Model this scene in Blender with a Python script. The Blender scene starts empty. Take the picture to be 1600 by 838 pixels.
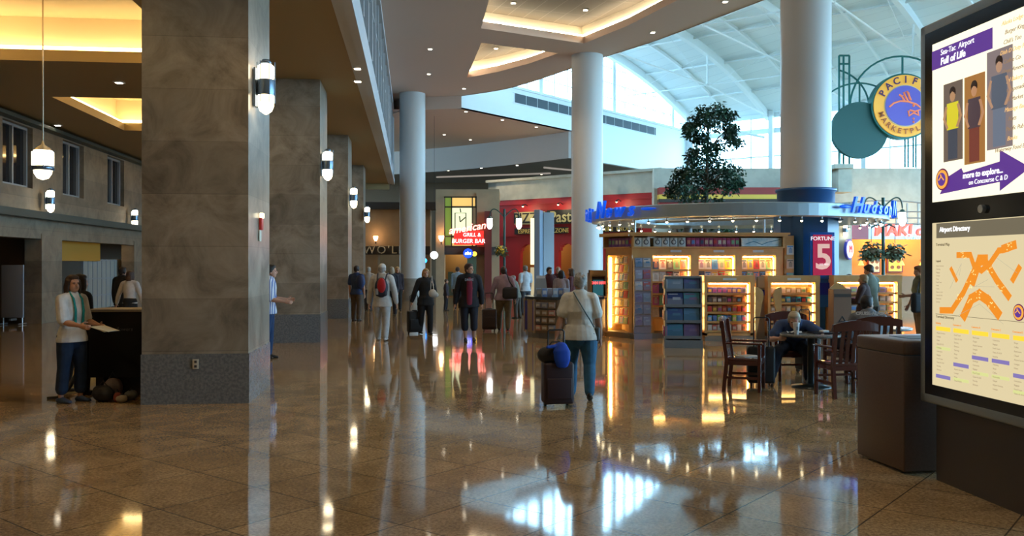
import bpy, bmesh, math, random
from math import sin, cos, pi, radians as R, atan2, sqrt
from mathutils import Vector, Matrix
from mathutils.geometry import tessellate_polygon
random.seed(7)
SC = bpy.context.scene
COL = SC.collection
# ------------------------------------------------------------------ camera, world, exposure
FPX, EYE, HZ = 1400.0, 1.74, 412.0
cam = bpy.data.objects.new('camera', bpy.data.cameras.new('camera'))
COL.objects.link(cam)
cam.location = (0, 0, EYE)
cam.rotation_euler = (R(90), 0, 0)
cam.data.sensor_width = 36.0
cam.data.lens = 36.0 * FPX / 1600.0
cam.data.shift_y = -(419.0 - HZ) / 1600.0
cam.data.clip_end = 400
SC.camera = cam
SC.view_settings.view_transform = 'Standard'
SC.view_settings.look = 'None'
SC.view_settings.gamma = 1
SC.view_settings.use_curve_mapping = False
SC.view_settings.exposure = 0.1
SC.cycles.use_denoising = True
SC.cycles.max_bounces = 7
SC.cycles.diffuse_bounces = 4
SC.cycles.glossy_bounces = 4
SC.cycles.transparent_max_bounces = 8
SC.cycles.sample_clamp_indirect = 6.0
SC.cycles.caustics_reflective = False
SC.cycles.caustics_refractive = False

W = bpy.data.worlds.new('overcast_sky'); SC.world = W; W.use_nodes = True
bg = W.node_tree.nodes['Background']
bg.inputs[0].default_value = (0.40, 0.73, 1.0, 1)
bg.inputs[1].default_value = 13.5

# building directions: U runs down the hall, V/W are the 45 degree atrium directions
TH = R(6.3)
UX, UY = -sin(TH), cos(TH)
RX, RY = cos(TH), sin(TH)
def B(a, b, z=0.0): return Vector((a*RX + b*UX, a*RY + b*UY, z))
P0 = (-2.4, 42.5); VX, VY = 0.611, 0.792; WX, WY = 0.792, -0.611
def V(t, s, z=0.0): return Vector((P0[0] + VX*t + WX*s, P0[1] + VY*t + WY*s, z))
def arc_z(t): return 14.5 - 0.0134*(t-9)**2
def X(px, D): return (px-800.0)/FPX*D
def Z(py, D): return EYE + (HZ-py)/FPX*D
def at(px, py, D): return Vector((X(px, D), D, Z(py, D)))
def FL(px, py):
    D = EYE*FPX/(py-HZ)
    return Vector((X(px, D), D, 0))

# ------------------------------------------------------------------ helpers
class MB:
    def __init__(s): s.v = []; s.f = []; s.m = []; s.sm = []
    def add(s, vs, fs, mi=0, smooth=False, M=None):
        n = len(s.v)
        for p in vs:
            p = Vector(p)
            s.v.append(M @ p if M is not None else p)
        for f in fs:
            s.f.append([i+n for i in f]); s.m.append(mi); s.sm.append(smooth)
        return s
    def box(s, c, d, mi=0, M=None, rz=0, bev=0):
        x, y, z = d[0]/2, d[1]/2, d[2]/2
        T = Matrix.Translation(Vector(c)) @ Matrix.Rotation(rz, 4, 'Z')
        if M is not None: T = M @ T
        if bev <= 0:
            vs = [(-x,-y,-z),(x,-y,-z),(x,y,-z),(-x,y,-z),(-x,-y,z),(x,-y,z),(x,y,z),(-x,y,z)]
            fs = [(0,3,2,1),(4,5,6,7),(0,1,5,4),(1,2,6,5),(2,3,7,6),(3,0,4,7)]
            return s.add(vs, fs, mi, False, T)
        bm = bmesh.new()
        bmesh.ops.create_cube(bm, size=1.0, matrix=Matrix.Diagonal((d[0], d[1], d[2], 1)))
        bmesh.ops.bevel(bm, geom=bm.edges[:], offset=min(bev, x*.98, y*.98, z*.98), segments=3, affect='EDGES', profile=0.5)
        bm.verts.index_update()
        s.add([v.co.copy() for v in bm.verts], [[v.index for v in f.verts] for f in bm.faces], mi, True, T)
        bm.free(); return s
    def quad(s, a, b, c, d, mi=0): return s.add([a, b, c, d], [(0,1,2,3)], mi)
    def prism(s, pts, z0, z1, mi=0, M=None, smooth=False):
        n = len(pts)
        vs = [(p[0], p[1], z0) for p in pts] + [(p[0], p[1], z1) for p in pts]
        tri = tessellate_polygon([[Vector((p[0], p[1], 0)) for p in pts]])
        fs = [tuple(t) for t in tri] + [tuple(i+n for i in reversed(t)) for t in tri]
        s.add(vs, fs, mi, False, M)
        s.add(vs, [(i, (i+1) % n, (i+1) % n + n, i+n) for i in range(n)], mi, smooth, M)
        return s
    def loft(s, rings, mi=0, smooth=True, cap=True, closed=False, M=None):
        n = len(rings[0]); vs = [p for r in rings for p in r]; fs = []
        k = len(rings)
        for i in range(k if closed else k-1):
            for j in range(n):
                a, b = i*n, ((i+1) % k)*n
                fs.append((a+j, a+(j+1) % n, b+(j+1) % n, b+j))
        s.add(vs, fs, mi, smooth, M)
        if cap and not closed:
            s.add(list(rings[0]), [tuple(range(n))[::-1]], mi, False, M)
            s.add(list(rings[-1]), [tuple(range(n))], mi, False, M)
        return s
    def tube(s, pts, r, mi=0, n=8, closed=False, M=None, smooth=True):
        pts = [Vector(p) for p in pts]; rings = []
        k = len(pts); up = None
        for i, p in enumerate(pts):
            if closed: d = pts[(i+1) % k] - pts[i-1]
            else: d = pts[min(i+1, k-1)] - pts[max(i-1, 0)]
            d.normalize()
            if up is None:
                up = Vector((0,0,1)) if abs(d.z) < .9 else Vector((1,0,0))
            sx = d.cross(up)
            if sx.length < 1e-5: sx = d.orthogonal()
            sx.normalize(); up = sx.cross(d).normalized()
            rr = r[i] if isinstance(r, (list, tuple)) else r
            rings.append([p + sx*rr*cos(2*pi*j/n) + up*rr*sin(2*pi*j/n) for j in range(n)])
        return s.loft(rings, mi, smooth, True, closed, M)
    def lathe(s, prof, c=(0,0,0), n=24, mi=0, M=None, smooth=True):
        c = Vector(c)
        rings = [[c + Vector((r*cos(2*pi*j/n), r*sin(2*pi*j/n), z)) for j in range(n)] for r, z in prof]
        return s.loft(rings, mi, smooth, True, False, M)
    def ball(s, c, r, mi=0, n=12, M=None):
        r = (r, r, r) if not isinstance(r, (tuple, list)) else r
        rings = []
        for i in range(1, n):
            a = pi*i/n
            rings.append([Vector((c[0]+r[0]*sin(a)*cos(2*pi*j/n), c[1]+r[1]*sin(a)*sin(2*pi*j/n), c[2]-r[2]*cos(a))) for j in range(n)])
        return s.loft(rings, mi, True, True, False, M)
    def mesh(s, name, mats):
        me = bpy.data.meshes.new(name)
        me.from_pydata([tuple(v) for v in s.v], [], s.f)
        for m in (mats if isinstance(mats, (list, tuple)) else [mats]): me.materials.append(m)
        me.polygons.foreach_set('material_index', s.m)
        me.polygons.foreach_set('use_smooth', s.sm)
        me.update()
        bm = bmesh.new(); bm.from_mesh(me); bmesh.ops.recalc_face_normals(bm, faces=bm.faces[:]); bm.to_mesh(me); bm.free()
        return me
    def build(s, name, mats, parent=None):
        o = bpy.data.objects.new(name, s.mesh(name, mats)); COL.objects.link(o)
        if parent is not None: o.parent = parent
        return o

def thing(name, label, cat, loc=(0,0,0), rz=0.0, group=None):
    o = bpy.data.objects.new(name, None); COL.objects.link(o)
    o.empty_display_size = .1
    o.location = loc; o.rotation_euler = (0, 0, rz); o['label'] = label; o['category'] = cat
    if group: o['group'] = group
    return o
def tag(o, label, cat, group=None, kind=None):
    o['label'] = label; o['category'] = cat
    if group: o['group'] = group
    if kind: o['kind'] = kind
    return o
def struct(name, mb, mats):
    o = mb.build(name, mats); o['kind'] = 'structure'; return o
def kids(o): return [c for c in COL.objects if c.parent is o]
def dup(root, loc=None, rz=None, label=None, group=None):
    def cp(o, par):
        c = o.copy(); COL.objects.link(c)
        if par is not None: c.parent = par
        for k in list(o.children): cp(k, c)
        return c
    r = cp(root, None)
    if loc is not None: r.location = loc
    if rz is not None: r.rotation_euler = (0, 0, rz)
    if label: r['label'] = label
    if group: r['group'] = group
    return r

MATS = {}
def mat(name, col=(.5,.5,.5), rough=.5, metal=0, emit=None, es=1.0, spec=.5, coat=0, noise=None, bump=0, alpha=None):
    if name in MATS: return MATS[name]
    m = bpy.data.materials.new(name); m.use_nodes = True; MATS[name] = m
    nt = m.node_tree; b = nt.nodes['Principled BSDF']
    b.inputs['Base Color'].default_value = (*col, 1); b.inputs['Roughness'].default_value = rough
    b.inputs['Metallic'].default_value = metal; b.inputs['Specular IOR Level'].default_value = spec
    b.inputs['Coat Weight'].default_value = coat
    if emit is not None:
        b.inputs['Emission Color'].default_value = (*emit, 1); b.inputs['Emission Strength'].default_value = es
    if noise:                       # (scale, colour2, detail)
        tc = nt.nodes.new('ShaderNodeTexCoord'); nz = nt.nodes.new('ShaderNodeTexNoise')
        nz.inputs['Scale'].default_value = noise[0]; nz.inputs['Detail'].default_value = noise[2] if len(noise) > 2 else 4
        rp = nt.nodes.new('ShaderNodeValToRGB'); rp.color_ramp.elements[0].position = .38; rp.color_ramp.elements[1].position = .62
        rp.color_ramp.elements[0].color = (*col, 1); rp.color_ramp.elements[1].color = (*noise[1], 1)
        nt.links.new(tc.outputs['Object'], nz.inputs['Vector']); nt.links.new(nz.outputs['Fac'], rp.inputs[0])
        nt.links.new(rp.outputs[0], b.inputs['Base Color'])
        if bump:
            bp = nt.nodes.new('ShaderNodeBump'); bp.inputs['Strength'].default_value = bump; bp.inputs['Distance'].default_value = .01
            nt.links.new(nz.outputs['Fac'], bp.inputs['Height']); nt.links.new(bp.outputs[0], b.inputs['Normal'])
    return m
def mixcol(nt, fac, a, b, mode='MIX'):
    n = nt.nodes.new('ShaderNodeMix'); n.data_type = 'RGBA'; n.blend_type = mode
    for sock, val in ((n.inputs['Factor'], fac), (n.inputs['A'], a), (n.inputs['B'], b)):
        pass
    ins = [i for i in n.inputs if i.enabled or True]
    f = n.inputs[0]; A = n.inputs[6]; Bq = n.inputs[7]
    for sock, val in ((f, fac), (A, a), (Bq, b)):
        if hasattr(val, 'links'): nt.links.new(val, sock)
        elif isinstance(val, (int, float)): sock.default_value = val
        else: sock.default_value = (*val, 1)
    return n.outputs[2]

def floor_material():
    m = bpy.data.materials.new('polished_granite'); m.use_nodes = True; nt = m.node_tree
    b = nt.nodes['Principled BSDF']
    tc = nt.nodes.new('ShaderNodeTexCoord'); mp = nt.nodes.new('ShaderNodeMapping')
    mp.inputs['Rotation'].default_value = (0, 0, R(38.6)); mp.inputs['Location'].default_value = (2.71, -6.6, 0)
    nt.links.new(tc.outputs['Object'], mp.inputs['Vector'])
    br = nt.nodes.new('ShaderNodeTexBrick'); br.offset = 0; br.squash = 1
    br.inputs['Scale'].default_value = 1; br.inputs['Brick Width'].default_value = .8; br.inputs['Row Height'].default_value = .8
    br.inputs['Mortar Size'].default_value = .006; br.inputs['Mortar Smooth'].default_value = .1; br.inputs['Bias'].default_value = 0
    br.inputs['Color1'].default_value = (.52,.38,.22,1); br.inputs['Color2'].default_value = (.44,.315,.18,1); br.inputs['Mortar'].default_value = (.12,.085,.05,1)
    nt.links.new(mp.outputs[0], br.inputs['Vector'])
    nz = nt.nodes.new('ShaderNodeTexNoise'); nz.inputs['Scale'].default_value = 38; nz.inputs['Detail'].default_value = 6; nz.inputs['Roughness'].default_value = .75
    nt.links.new(tc.outputs['Object'], nz.inputs['Vector'])
    rp = nt.nodes.new('ShaderNodeValToRGB'); rp.color_ramp.elements[0].position = .40; rp.color_ramp.elements[1].position = .60
    rp.color_ramp.elements[0].color = (.55,.50,.47,1); rp.color_ramp.elements[1].color = (1.15,1.12,1.08,1)
    nt.links.new(nz.outputs['Fac'], rp.inputs[0])
    n2 = nt.nodes.new('ShaderNodeTexNoise'); n2.inputs['Scale'].default_value = 2.2; n2.inputs['Detail'].default_value = 5; n2.inputs['Distortion'].default_value = 1.2
    nt.links.new(mp.outputs[0], n2.inputs['Vector'])
    r2 = nt.nodes.new('ShaderNodeValToRGB'); r2.color_ramp.elements[0].position = .35; r2.color_ramp.elements[1].position = .7
    r2.color_ramp.elements[0].color = (.75,.72,.68,1); r2.color_ramp.elements[1].color = (1.1,1.08,1.05,1)
    nt.links.new(n2.outputs['Fac'], r2.inputs[0])
    c = mixcol(nt, 1.0, br.outputs['Color'], rp.outputs[0], 'MULTIPLY'); c = mixcol(nt, 1.0, c, r2.outputs[0], 'MULTIPLY')
    nt.links.new(c, b.inputs['Base Color'])
    b.inputs['Roughness'].default_value = .055; b.inputs['IOR'].default_value = 1.6
    bp = nt.nodes.new('ShaderNodeBump'); bp.inputs['Strength'].default_value = .25; bp.inputs['Distance'].default_value = .002; bp.invert = True
    nt.links.new(br.outputs['Fac'], bp.inputs['Height'])
    n3 = nt.nodes.new('ShaderNodeTexNoise'); n3.inputs['Scale'].default_value = 1.3; n3.inputs['Detail'].default_value = 1
    nt.links.new(tc.outputs['Object'], n3.inputs['Vector'])
    b2 = nt.nodes.new('ShaderNodeBump'); b2.inputs['Strength'].default_value = .12; b2.inputs['Distance'].default_value = .01
    nt.links.new(n3.outputs['Fac'], b2.inputs['Height']); nt.links.new(bp.outputs[0], b2.inputs['Normal'])
    nt.links.new(b2.outputs[0], b.inputs['Normal'])
    return m

def stone_material(name, c1, c2, c3, course=.65, rough=.28):
    m = bpy.data.materials.new(name); m.use_nodes = True; nt = m.node_tree; b = nt.nodes['Principled BSDF']
    tc = nt.nodes.new('ShaderNodeTexCoord'); sp = nt.nodes.new('ShaderNodeSeparateXYZ'); nt.links.new(tc.outputs['Object'], sp.inputs[0])
    nz = nt.nodes.new('ShaderNodeTexNoise'); nz.inputs['Scale'].default_value = 1.6; nz.inputs['Detail'].default_value = 9; nz.inputs['Distortion'].default_value = .8; nz.inputs['Roughness'].default_value = .65
    nt.links.new(tc.outputs['Object'], nz.inputs['Vector'])
    rp = nt.nodes.new('ShaderNodeValToRGB'); e = rp.color_ramp.elements
    e[0].position = .33; e[0].color = (*c1, 1); e[1].position = .68; e[1].color = (*c3, 1); q = e.new(.5); q.color = (*c2, 1)
    nt.links.new(nz.outputs['Fac'], rp.inputs[0])
    # course index -> slight tone per block, thin joint
    dv = nt.nodes.new('ShaderNodeMath'); dv.operation = 'DIVIDE'; nt.links.new(sp.outputs['Z'], dv.inputs[0]); dv.inputs[1].default_value = course
    fl = nt.nodes.new('ShaderNodeMath'); fl.operation = 'FLOOR'; nt.links.new(dv.outputs[0], fl.inputs[0])
    wn = nt.nodes.new('ShaderNodeTexWhiteNoise'); wn.noise_dimensions = '1D'; nt.links.new(fl.outputs[0], wn.inputs['W'])
    mr = nt.nodes.new('ShaderNodeMapRange'); mr.inputs['To Min'].default_value = .82; mr.inputs['To Max'].default_value = 1.12; nt.links.new(wn.outputs['Value'], mr.inputs['Value'])
    fr = nt.nodes.new('ShaderNodeMath'); fr.operation = 'FRACT'; nt.links.new(dv.outputs[0], fr.inputs[0])
    lt = nt.nodes.new('ShaderNodeMath'); lt.operation = 'GREATER_THAN'; lt.inputs[1].default_value = .012; nt.links.new(fr.outputs[0], lt.inputs[0])
    m2 = nt.nodes.new('ShaderNodeMapRange'); m2.inputs['To Min'].default_value = .7; m2.inputs['To Max'].default_value = 1; nt.links.new(lt.outputs[0], m2.inputs['Value'])
    mu = nt.nodes.new('ShaderNodeMath'); mu.operation = 'MULTIPLY'; nt.links.new(mr.outputs[0], mu.inputs[0]); nt.links.new(m2.outputs[0], mu.inputs[1])
    cb = nt.nodes.new('ShaderNodeCombineXYZ')
    for i in range(3): nt.links.new(mu.outputs[0], cb.inputs[i])
    nt.links.new(mixcol(nt, 1.0, rp.outputs[0], cb.outputs[0], 'MULTIPLY'), b.inputs['Base Color'])
    b.inputs['Roughness'].default_value = rough
    return m

def glass_material(name, tint=(.9,1,1), gloss=.08):
    m = bpy.data.materials.new(name); m.use_nodes = True; nt = m.node_tree
    nt.nodes.remove(nt.nodes['Principled BSDF']); out = nt.nodes['Material Output']
    t = nt.nodes.new('ShaderNodeBsdfTransparent'); t.inputs[0].default_value = (*tint, 1)
    g = nt.nodes.new('ShaderNodeBsdfGlossy'); g.inputs['Roughness'].default_value = .02
    x = nt.nodes.new('ShaderNodeMixShader'); x.inputs[0].default_value = gloss
    nt.links.new(t.outputs[0], x.inputs[1]); nt.links.new(g.outputs[0], x.inputs[2]); nt.links.new(x.outputs[0], out.inputs[0])
    return m

def grid_material(name, col, line, sx, sy, ang=0, rough=.6, lw=.012, plane='xy'):
    m = bpy.data.materials.new(name); m.use_nodes = True; nt = m.node_tree; b = nt.nodes['Principled BSDF']
    tc = nt.nodes.new('ShaderNodeTexCoord'); mp = nt.nodes.new('ShaderNodeMapping'); mp.inputs['Rotation'].default_value = (0, 0, ang)
    nt.links.new(tc.outputs['Object'], mp.inputs['Vector'])
    br = nt.nodes.new('ShaderNodeTexBrick'); br.offset = 0; br.inputs['Scale'].default_value = 1
    br.inputs['Brick Width'].default_value = sx; br.inputs['Row Height'].default_value = sy; br.inputs['Mortar Size'].default_value = lw; br.inputs['Mortar Smooth'].default_value = .1
    br.inputs['Color1'].default_value = (*col, 1); br.inputs['Color2'].default_value = (col[0]*.93, col[1]*.93, col[2]*.93, 1); br.inputs['Mortar'].default_value = (*line, 1)
    nt.links.new(mp.outputs[0], br.inputs['Vector']); nt.links.new(br.outputs['Color'], b.inputs['Base Color'])
    b.inputs['Roughness'].default_value = rough
    return m

def area(name, loc, rot, sx, sy, power, col=(1,1,1), portal=False):
    l = bpy.data.lights.new(name, 'AREA'); l.shape = 'RECTANGLE'; l.size = sx; l.size_y = sy; l.energy = power; l.color = col
    if portal: l.cycles.is_portal = True
    o = bpy.data.objects.new(name, l); COL.objects.link(o); o.location = loc; o.rotation_euler = rot
    return o
def lookrot(d): return Vector(d).to_track_quat('-Z', 'Y').to_euler()

# daylight portals (only guide sampling of the sky through the glazing)
area('daylight_portal', V(9, .2, 12.6), lookrot((WX, WY, 0)), 30, 4.2, 1, portal=True)
area('daylight_portal', V(24.2, 14, 9.0), lookrot((-VX, -VY, 0)), 28, 5.2, 1, portal=True)
area('daylight_portal', (26.2, 25.5, 5.0), lookrot((-1, 0, 0)), 49, 9.4, 1, portal=True)

# ------------------------------------------------------------------ setting
M_floor = floor_material()
M_stone = stone_material('veined_travertine', (.15,.124,.095), (.28,.24,.19), (.39,.34,.275))
M_plinth = mat('grey_granite', (.13,.14,.15), .22, noise=(30, (.20,.21,.22), 6))
M_plaster = mat('warm_plaster', (.40,.335,.275), .8)
M_cream = mat('cream_plaster', (.62,.55,.42), .8)
M_dimceil = mat('brown_soffit', (.33,.24,.11), .7)
M_white = mat('white_paint', (.74,.80,.82), .55)
M_wallwhite = mat('white_wall', (.78,.84,.87), .6)
M_beige = mat('beige_block', (.50,.50,.43), .8, noise=(2.2, (.43,.43,.37), 6))
M_tan = mat('tan_wall', (.42,.29,.17), .8, noise=(1.5, (.36,.25,.15), 5))
M_dark = mat('dark_recess', (.05,.042,.038), .7)
M_black = mat('matt_black', (.012,.012,.014), .5)
M_steel = mat('brushed_steel', (.55,.57,.60), .3, .9)
M_grey = mat('grey_painted_metal', (.30,.34,.38), .4, .2)
M_glass = glass_material('window_glass', (.93,.98,1.0), .06)
M_gdark = mat('dark_window_glass', (.012,.014,.018), .06)
M_lwall = stone_material('left_wall_stone', (.15,.115,.08), (.21,.165,.115), (.26,.205,.145), .9, .6)
M_ledge = mat('dark_green_ledge', (.06,.075,.065), .5)

# floor
mb = MB(); mb.quad((-60,-14,0),(60,-14,0),(60,90,0),(-60,90,0)); struct('floor', mb, M_floor)

def poly(mb, outer, holes, z, mi=0):
    loops = [[Vector((p[0], p[1], 0)) for p in outer]] + [[Vector((p[0], p[1], 0)) for p in h] for h in holes]
    flat = [p for l in loops for p in l]
    tris = tessellate_polygon(loops)
    mb.add([(p.x, p.y, z) for p in flat], [tuple(t) for t in tris], mi)
def walls(mb, pts, z0, z1, mi=0, close=True):
    n = len(pts)
    for i in range(n if close else n-1):
        a, b = pts[i], pts[(i+1) % n]
        mb.quad((a[0], a[1], z0), (b[0], b[1], z0), (b[0], b[1], z1), (a[0], a[1], z1), mi)
def off(pts, d):                   # shrink(-)/grow(+) a convex-ish polygon about its centroid
    cx = sum(p[0] for p in pts)/len(pts); cy = sum(p[1] for p in pts)/len(pts)
    return [(p[0]+(p[0]-cx)/max(1e-6, math.hypot(p[0]-cx, p[1]-cy))*d, p[1]+(p[1]-cy)/max(1e-6, math.hypot(p[0]-cx, p[1]-cy))*d) for p in pts]
def cat(pts, n=6):
    out = []
    for i in range(len(pts)-1):
        p0 = Vector(pts[max(i-1, 0)]); p1 = Vector(pts[i]); p2 = Vector(pts[i+1]); p3 = Vector(pts[min(i+2, len(pts)-1)])
        for k in range(n):
            t = k/n
            out.append(.5*((2*p1)+(-p0+p2)*t+(2*p0-5*p1+4*p2-p3)*t*t+(-p0+3*p1-3*p2+p3)*t**3))
    out.append(Vector(pts[-1])); return out

EM_warm = mat('cove_lamp_warm', (0,0,0), .5, emit=(1.0,.68,.28), es=24)
EM_cool = mat('cove_lamp_white', (0,0,0), .5, emit=(1.0,.86,.62), es=20)

# left hall ceiling at 5.8 m with three lit coffers
ZL, ZH = 5.8, 9.7
def bq(a, b): p = B(a, b); return (p.x, p.y)
outer = [bq(-10.75,-12), bq(-1.0,-12), bq(-1.0,46), bq(-10.75,46)]
coff = [[bq(-8.75,b0), bq(-4.3,b0), bq(-4.3,b0+5.55), bq(-8.75,b0+5.55)] for b0 in (4.2, 13.3, 22.9, 32.5)]
mb = MB(); poly(mb, outer, coff, ZL)
for c in coff:
    g = off(c, .0)
    walls(mb, c, ZL, ZL+.22, 0)
    big = off(c, .62); walls(mb, big, ZL+.22, ZL+1.0, 1)
    poly(mb, big, [c], ZL+.22, 1); poly(mb, big, [], ZL+1.0, 1)
struct('ceiling', mb, [M_dimceil, M_cream])
for ci, c in enumerate(coff):
    big = off(c, .33); mb = MB()
    mb.tube([(p[0], p[1], ZL+.32) for p in big], .035, 0, 6, closed=True)
    tag(mb.build('cove_lamp', EM_warm), ('warm cove lamp strip in the near left ceiling coffer', 'warm cove lamp strip in the left coffer above the hanging pendant', 'warm cove lamp strip in the second left coffer beyond the first beam', 'warm cove lamp strip in the farthest left ceiling coffer')[ci], 'cove lamp', 'cove lamps in the left coffers')

# mezzanine fascia with windows (a = -1.0), z 5.8 .. 9.7
mb = MB()
M_fas = mat('pale_fascia', (.50,.52,.55), .6)
def bbox(mb, a0, a1, b0, b1, z0, z1, mi=0):
    c = B((a0+a1)/2, (b0+b1)/2, (z0+z1)/2)
    mb.box(c, (abs(a1-a0), abs(b1-b0), z1-z0), mi, rz=TH)
bbox(mb, -1.25, -1.0, -12, 46, ZL-.02, ZL+.9)
bbox(mb, -1.08, -.93, -12, 46.02, ZL-.04, ZL+.22)
bbox(mb, -1.25, -1.0, -12, 46, 9.2, ZH)
bbox(mb, -1.06, -.92, -12, 46.02, 9.15, 9.3)
bbox(mb, -1.3, -.96, 45.85, 46.1, ZL-.02, ZH)
for i in range(30):
    b = -11 + i*1.95
    bbox(mb, -1.22, -.98, b-.09, b+.09, ZL+.9, 9.2)
    if i % 1 == 0: bbox(mb, -1.16, -1.02, b+.09, b+1.86, 8.1, 8.18)
struct('trim_1', mb, M_fas)
mb = MB(); bbox(mb, -1.15, -1.12, -12, 45.9, ZL+.9, 9.2); struct('window_1', mb, mat('mezzanine_glass', (.18,.22,.24), .08))
mb = MB(); bbox(mb, -10.75, -1.2, 45.8, 46, ZL-.3, 9.2); struct('trim_2', mb, M_dimceil)

# high ceiling 9.7 m
edge = cat([(-2.4,42.5),(.2,40.2),(3.5,34.6),(5.2,31.8),(7.6,27.0),(8.9,24.6)], 5)
edge = [(p.x, p.y) for p in edge]
le = bq(-1.0, 41.0)
rt = V(-6, 34)
outerH = [bq(-1.0,-12), bq(-1.0,46.0), ] 
k0 = (P0[0]-VX*3.5, P0[1]-VY*3.5)
outerH = [bq(-1.02,-12), bq(-1.02,44.5), (-5.2,43.0), (-2.4,42.5)] + edge[1:] + [(V(-6,22).x, V(-6,22).y), (26.0,13.0), (26.0,-12)]
cA = [(-1.05,30.3), (2.6,32.4), (3.9,29.9), (5.1,26.8), (6.2,23.4), (7.0,19.8), (.1,19.8)]
cB = [(-1.1,32.3), (-1.95,38.4), (-.6,37.2), (.7,35.6), (1.75,33.9)]
cC = [(.6,17.6), (7.2,17.6), (7.9,12), (8.2,6.4), (1.6,6.4)]
M_cofceil = grid_material('coffer_wood_panels', (.20,.165,.13), (.34,.29,.23), .62, 1.9, R(-20), .6, .012)
M_high = mat('taupe_ceiling', (.66,.48,.39), .8)
mb = MB(); poly(mb, outerH, [cA, cB, cC], ZH)
for c in (cA, cB, cC):
    walls(mb, c, ZH, ZH+.25, 0); big = off(c, .4)
    walls(mb, big, ZH+.25, ZH+.7, 1); poly(mb, big, [c], ZH+.25, 1); poly(mb, big, [], ZH+.7, 2)
struct('ceiling', mb, [M_high, M_cream, M_cofceil])
walls_ = MB(); walls(walls_, [outerH[3]] + edge[1:] + [(V(-6,22).x, V(-6,22).y), (26.0,13.0)], ZH-.02, ZH+.5, 0, close=False)
walls(walls_, [outerH[1], outerH[2], outerH[3]], 9.1, ZH+.02, 0, close=False)
struct('trim_3', walls_, M_high)
for i, c in enumerate((cA, cB, cC)):
    big = off(c, .2); mb = MB(); mb.tube([(p[0], p[1], ZH+.33) for p in big], .03, 0, 6, closed=True)
    tag(mb.build('cove_lamp', EM_cool), ('bright cove lamp strip around the large high ceiling coffer', 'cove lamp strip in the small triangular high coffer', 'cove lamp strip in the high coffer above the camera')[i], 'cove lamp', 'cove lamps in the high coffers')

# white wall W1 with clerestory
mb = MB()
def vbox(mb, t0, t1, s0, s1, z0, z1, mi=0):
    c = V((t0+t1)/2, (s0+s1)/2, (z0+z1)/2); mb.box(c, (abs(t1-t0), abs(s1-s0), z1-z0), mi, rz=atan2(VY, VX))
vbox(mb, 0, 9.5, -.3, 0, 9.15, 10.75); vbox(mb, 9.5, 24, -.3, 0, 7.65, 10.75)
vbox(mb, 0, 24, -.3, .12, 10.68, 10.8)
struct('wall_atrium', mb, M_wallwhite)
mb = MB(); vbox(mb, 4.1, 19.0, .005, .03, 9.97, 10.45); 
vbox(mb, 4.0, 19.1, .0, .05, 9.93, 9.97, 1); vbox(mb, 4.0, 19.1, .0, .05, 10.45, 10.49, 1)
for i in range(16): vbox(mb, 4.1+i*.98, 4.12+i*.98, .0, .04, 9.95, 10.46, 1)
tag(mb.build('air_vent', [mat('vent_dark', (.05,.07,.09), .6), M_wallwhite]), 'long dark slotted air vent on the white atrium wall', 'vent')
# clerestory glass + frame
mb = MB(); ts = [-6 + i*(30/24) for i in range(25)]
vs = []; 
for i in range(24):
    a, b = ts[i], ts[i+1]
    mb.quad(V(a,-.12,10.75), V(b,-.12,10.75), V(b,-.12,max(10.76, arc_z(b)-.35)), V(a,-.12,max(10.76, arc_z(a)-.35)))
struct('window_2', mb, M_glass)
mb = MB()
for i, t in enumerate(ts):
    w = .16 if i % 6 == 4 else .035
    vbox(mb, t-w, t+w, -.2, -.02, 10.75, arc_z(t)-.1)
for z in (11.6, 12.5, 13.4):
    half = sqrt(max(0, (14.1-z)/.0134)); vbox(mb, 9-half, min(24, 9+half), -.16, -.1, z-.02, z+.02)
struct('trim_4', mb, M_white)

# vault roof, ribs
M_roof = grid_material('roof_deck', (.70,.78,.80), (.55,.63,.66), 60, .9, atan2(VY, VX), .6, .02)
mb = MB()
N = 24; tt = [-6 + 30*i/N for i in range(N+1)]
for i in range(N):
    a, b = tt[i], tt[i+1]
    mb.quad(V(a,-.4,arc_z(a)), V(b,-.4,arc_z(b)), V(b,46,arc_z(b)), V(a,46,arc_z(a)))
struct('ceiling_vault', mb, M_roof)
mb = MB()
def rib(mb, s, dep, wid):
    rings = []
    for t in tt:
        z = arc_z(t)
        rings.append([V(t, s-wid/2, z-dep), V(t, s+wid/2, z-dep), V(t, s+wid/2, z), V(t, s-wid/2, z)])
    mb.loft(rings, 0, False)
for s in (.25, 5.5, 11, 16.5, 22, 27.5): rib(mb, s, .45, .28)
for s in (2.9, 8.2, 13.7, 19.2): rib(mb, s, .16, .12)
for t in (-3, 1, 5, 9, 13, 17, 21): mb.tube([V(t, 0, arc_z(t)-.12), V(t, 30, arc_z(t)-.12)], .06, 0, 6)
struct('trim_5', mb, M_white)
# tie-rod trusses
mb = MB()
for s in (5.5, 11, 16.5, 22):
    n1, n2 = V(15, s, 11.9), V(3, s, 11.9)
    mb.tube([n1, n2], .045, 0, 6)
    for n, ta, tb in ((n1, 23.6, 9.5), (n2, -5.6, 8.5)):
        mb.tube([n, V(ta, s, arc_z(ta)-.3)], .05, 0, 6); mb.tube([n, V(tb, s, arc_z(tb)-.4)], .02, 0, 6)
        mb.tube([n, V(n1.x*0 + (15 if n is n1 else 3), s, arc_z(15 if n is n1 else 3)-.4)], .05, 0, 6)
        mb.ball(n, .1, 0, 8)
for s0, s1 in ((5.5, 11), (11, 16.5), (16.5, 22), (0.3, 5.5)):
    for t in (3, 15):
        mb.tube([V(t, s0, 11.9), V(t, s1, 11.9)], .035, 0, 6)
        mb.tube([V(t, s0, 11.9), V(t, s1, arc_z(t)-.3)], .016, 0, 5)
struct('trim_6', mb, M_white)

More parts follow.
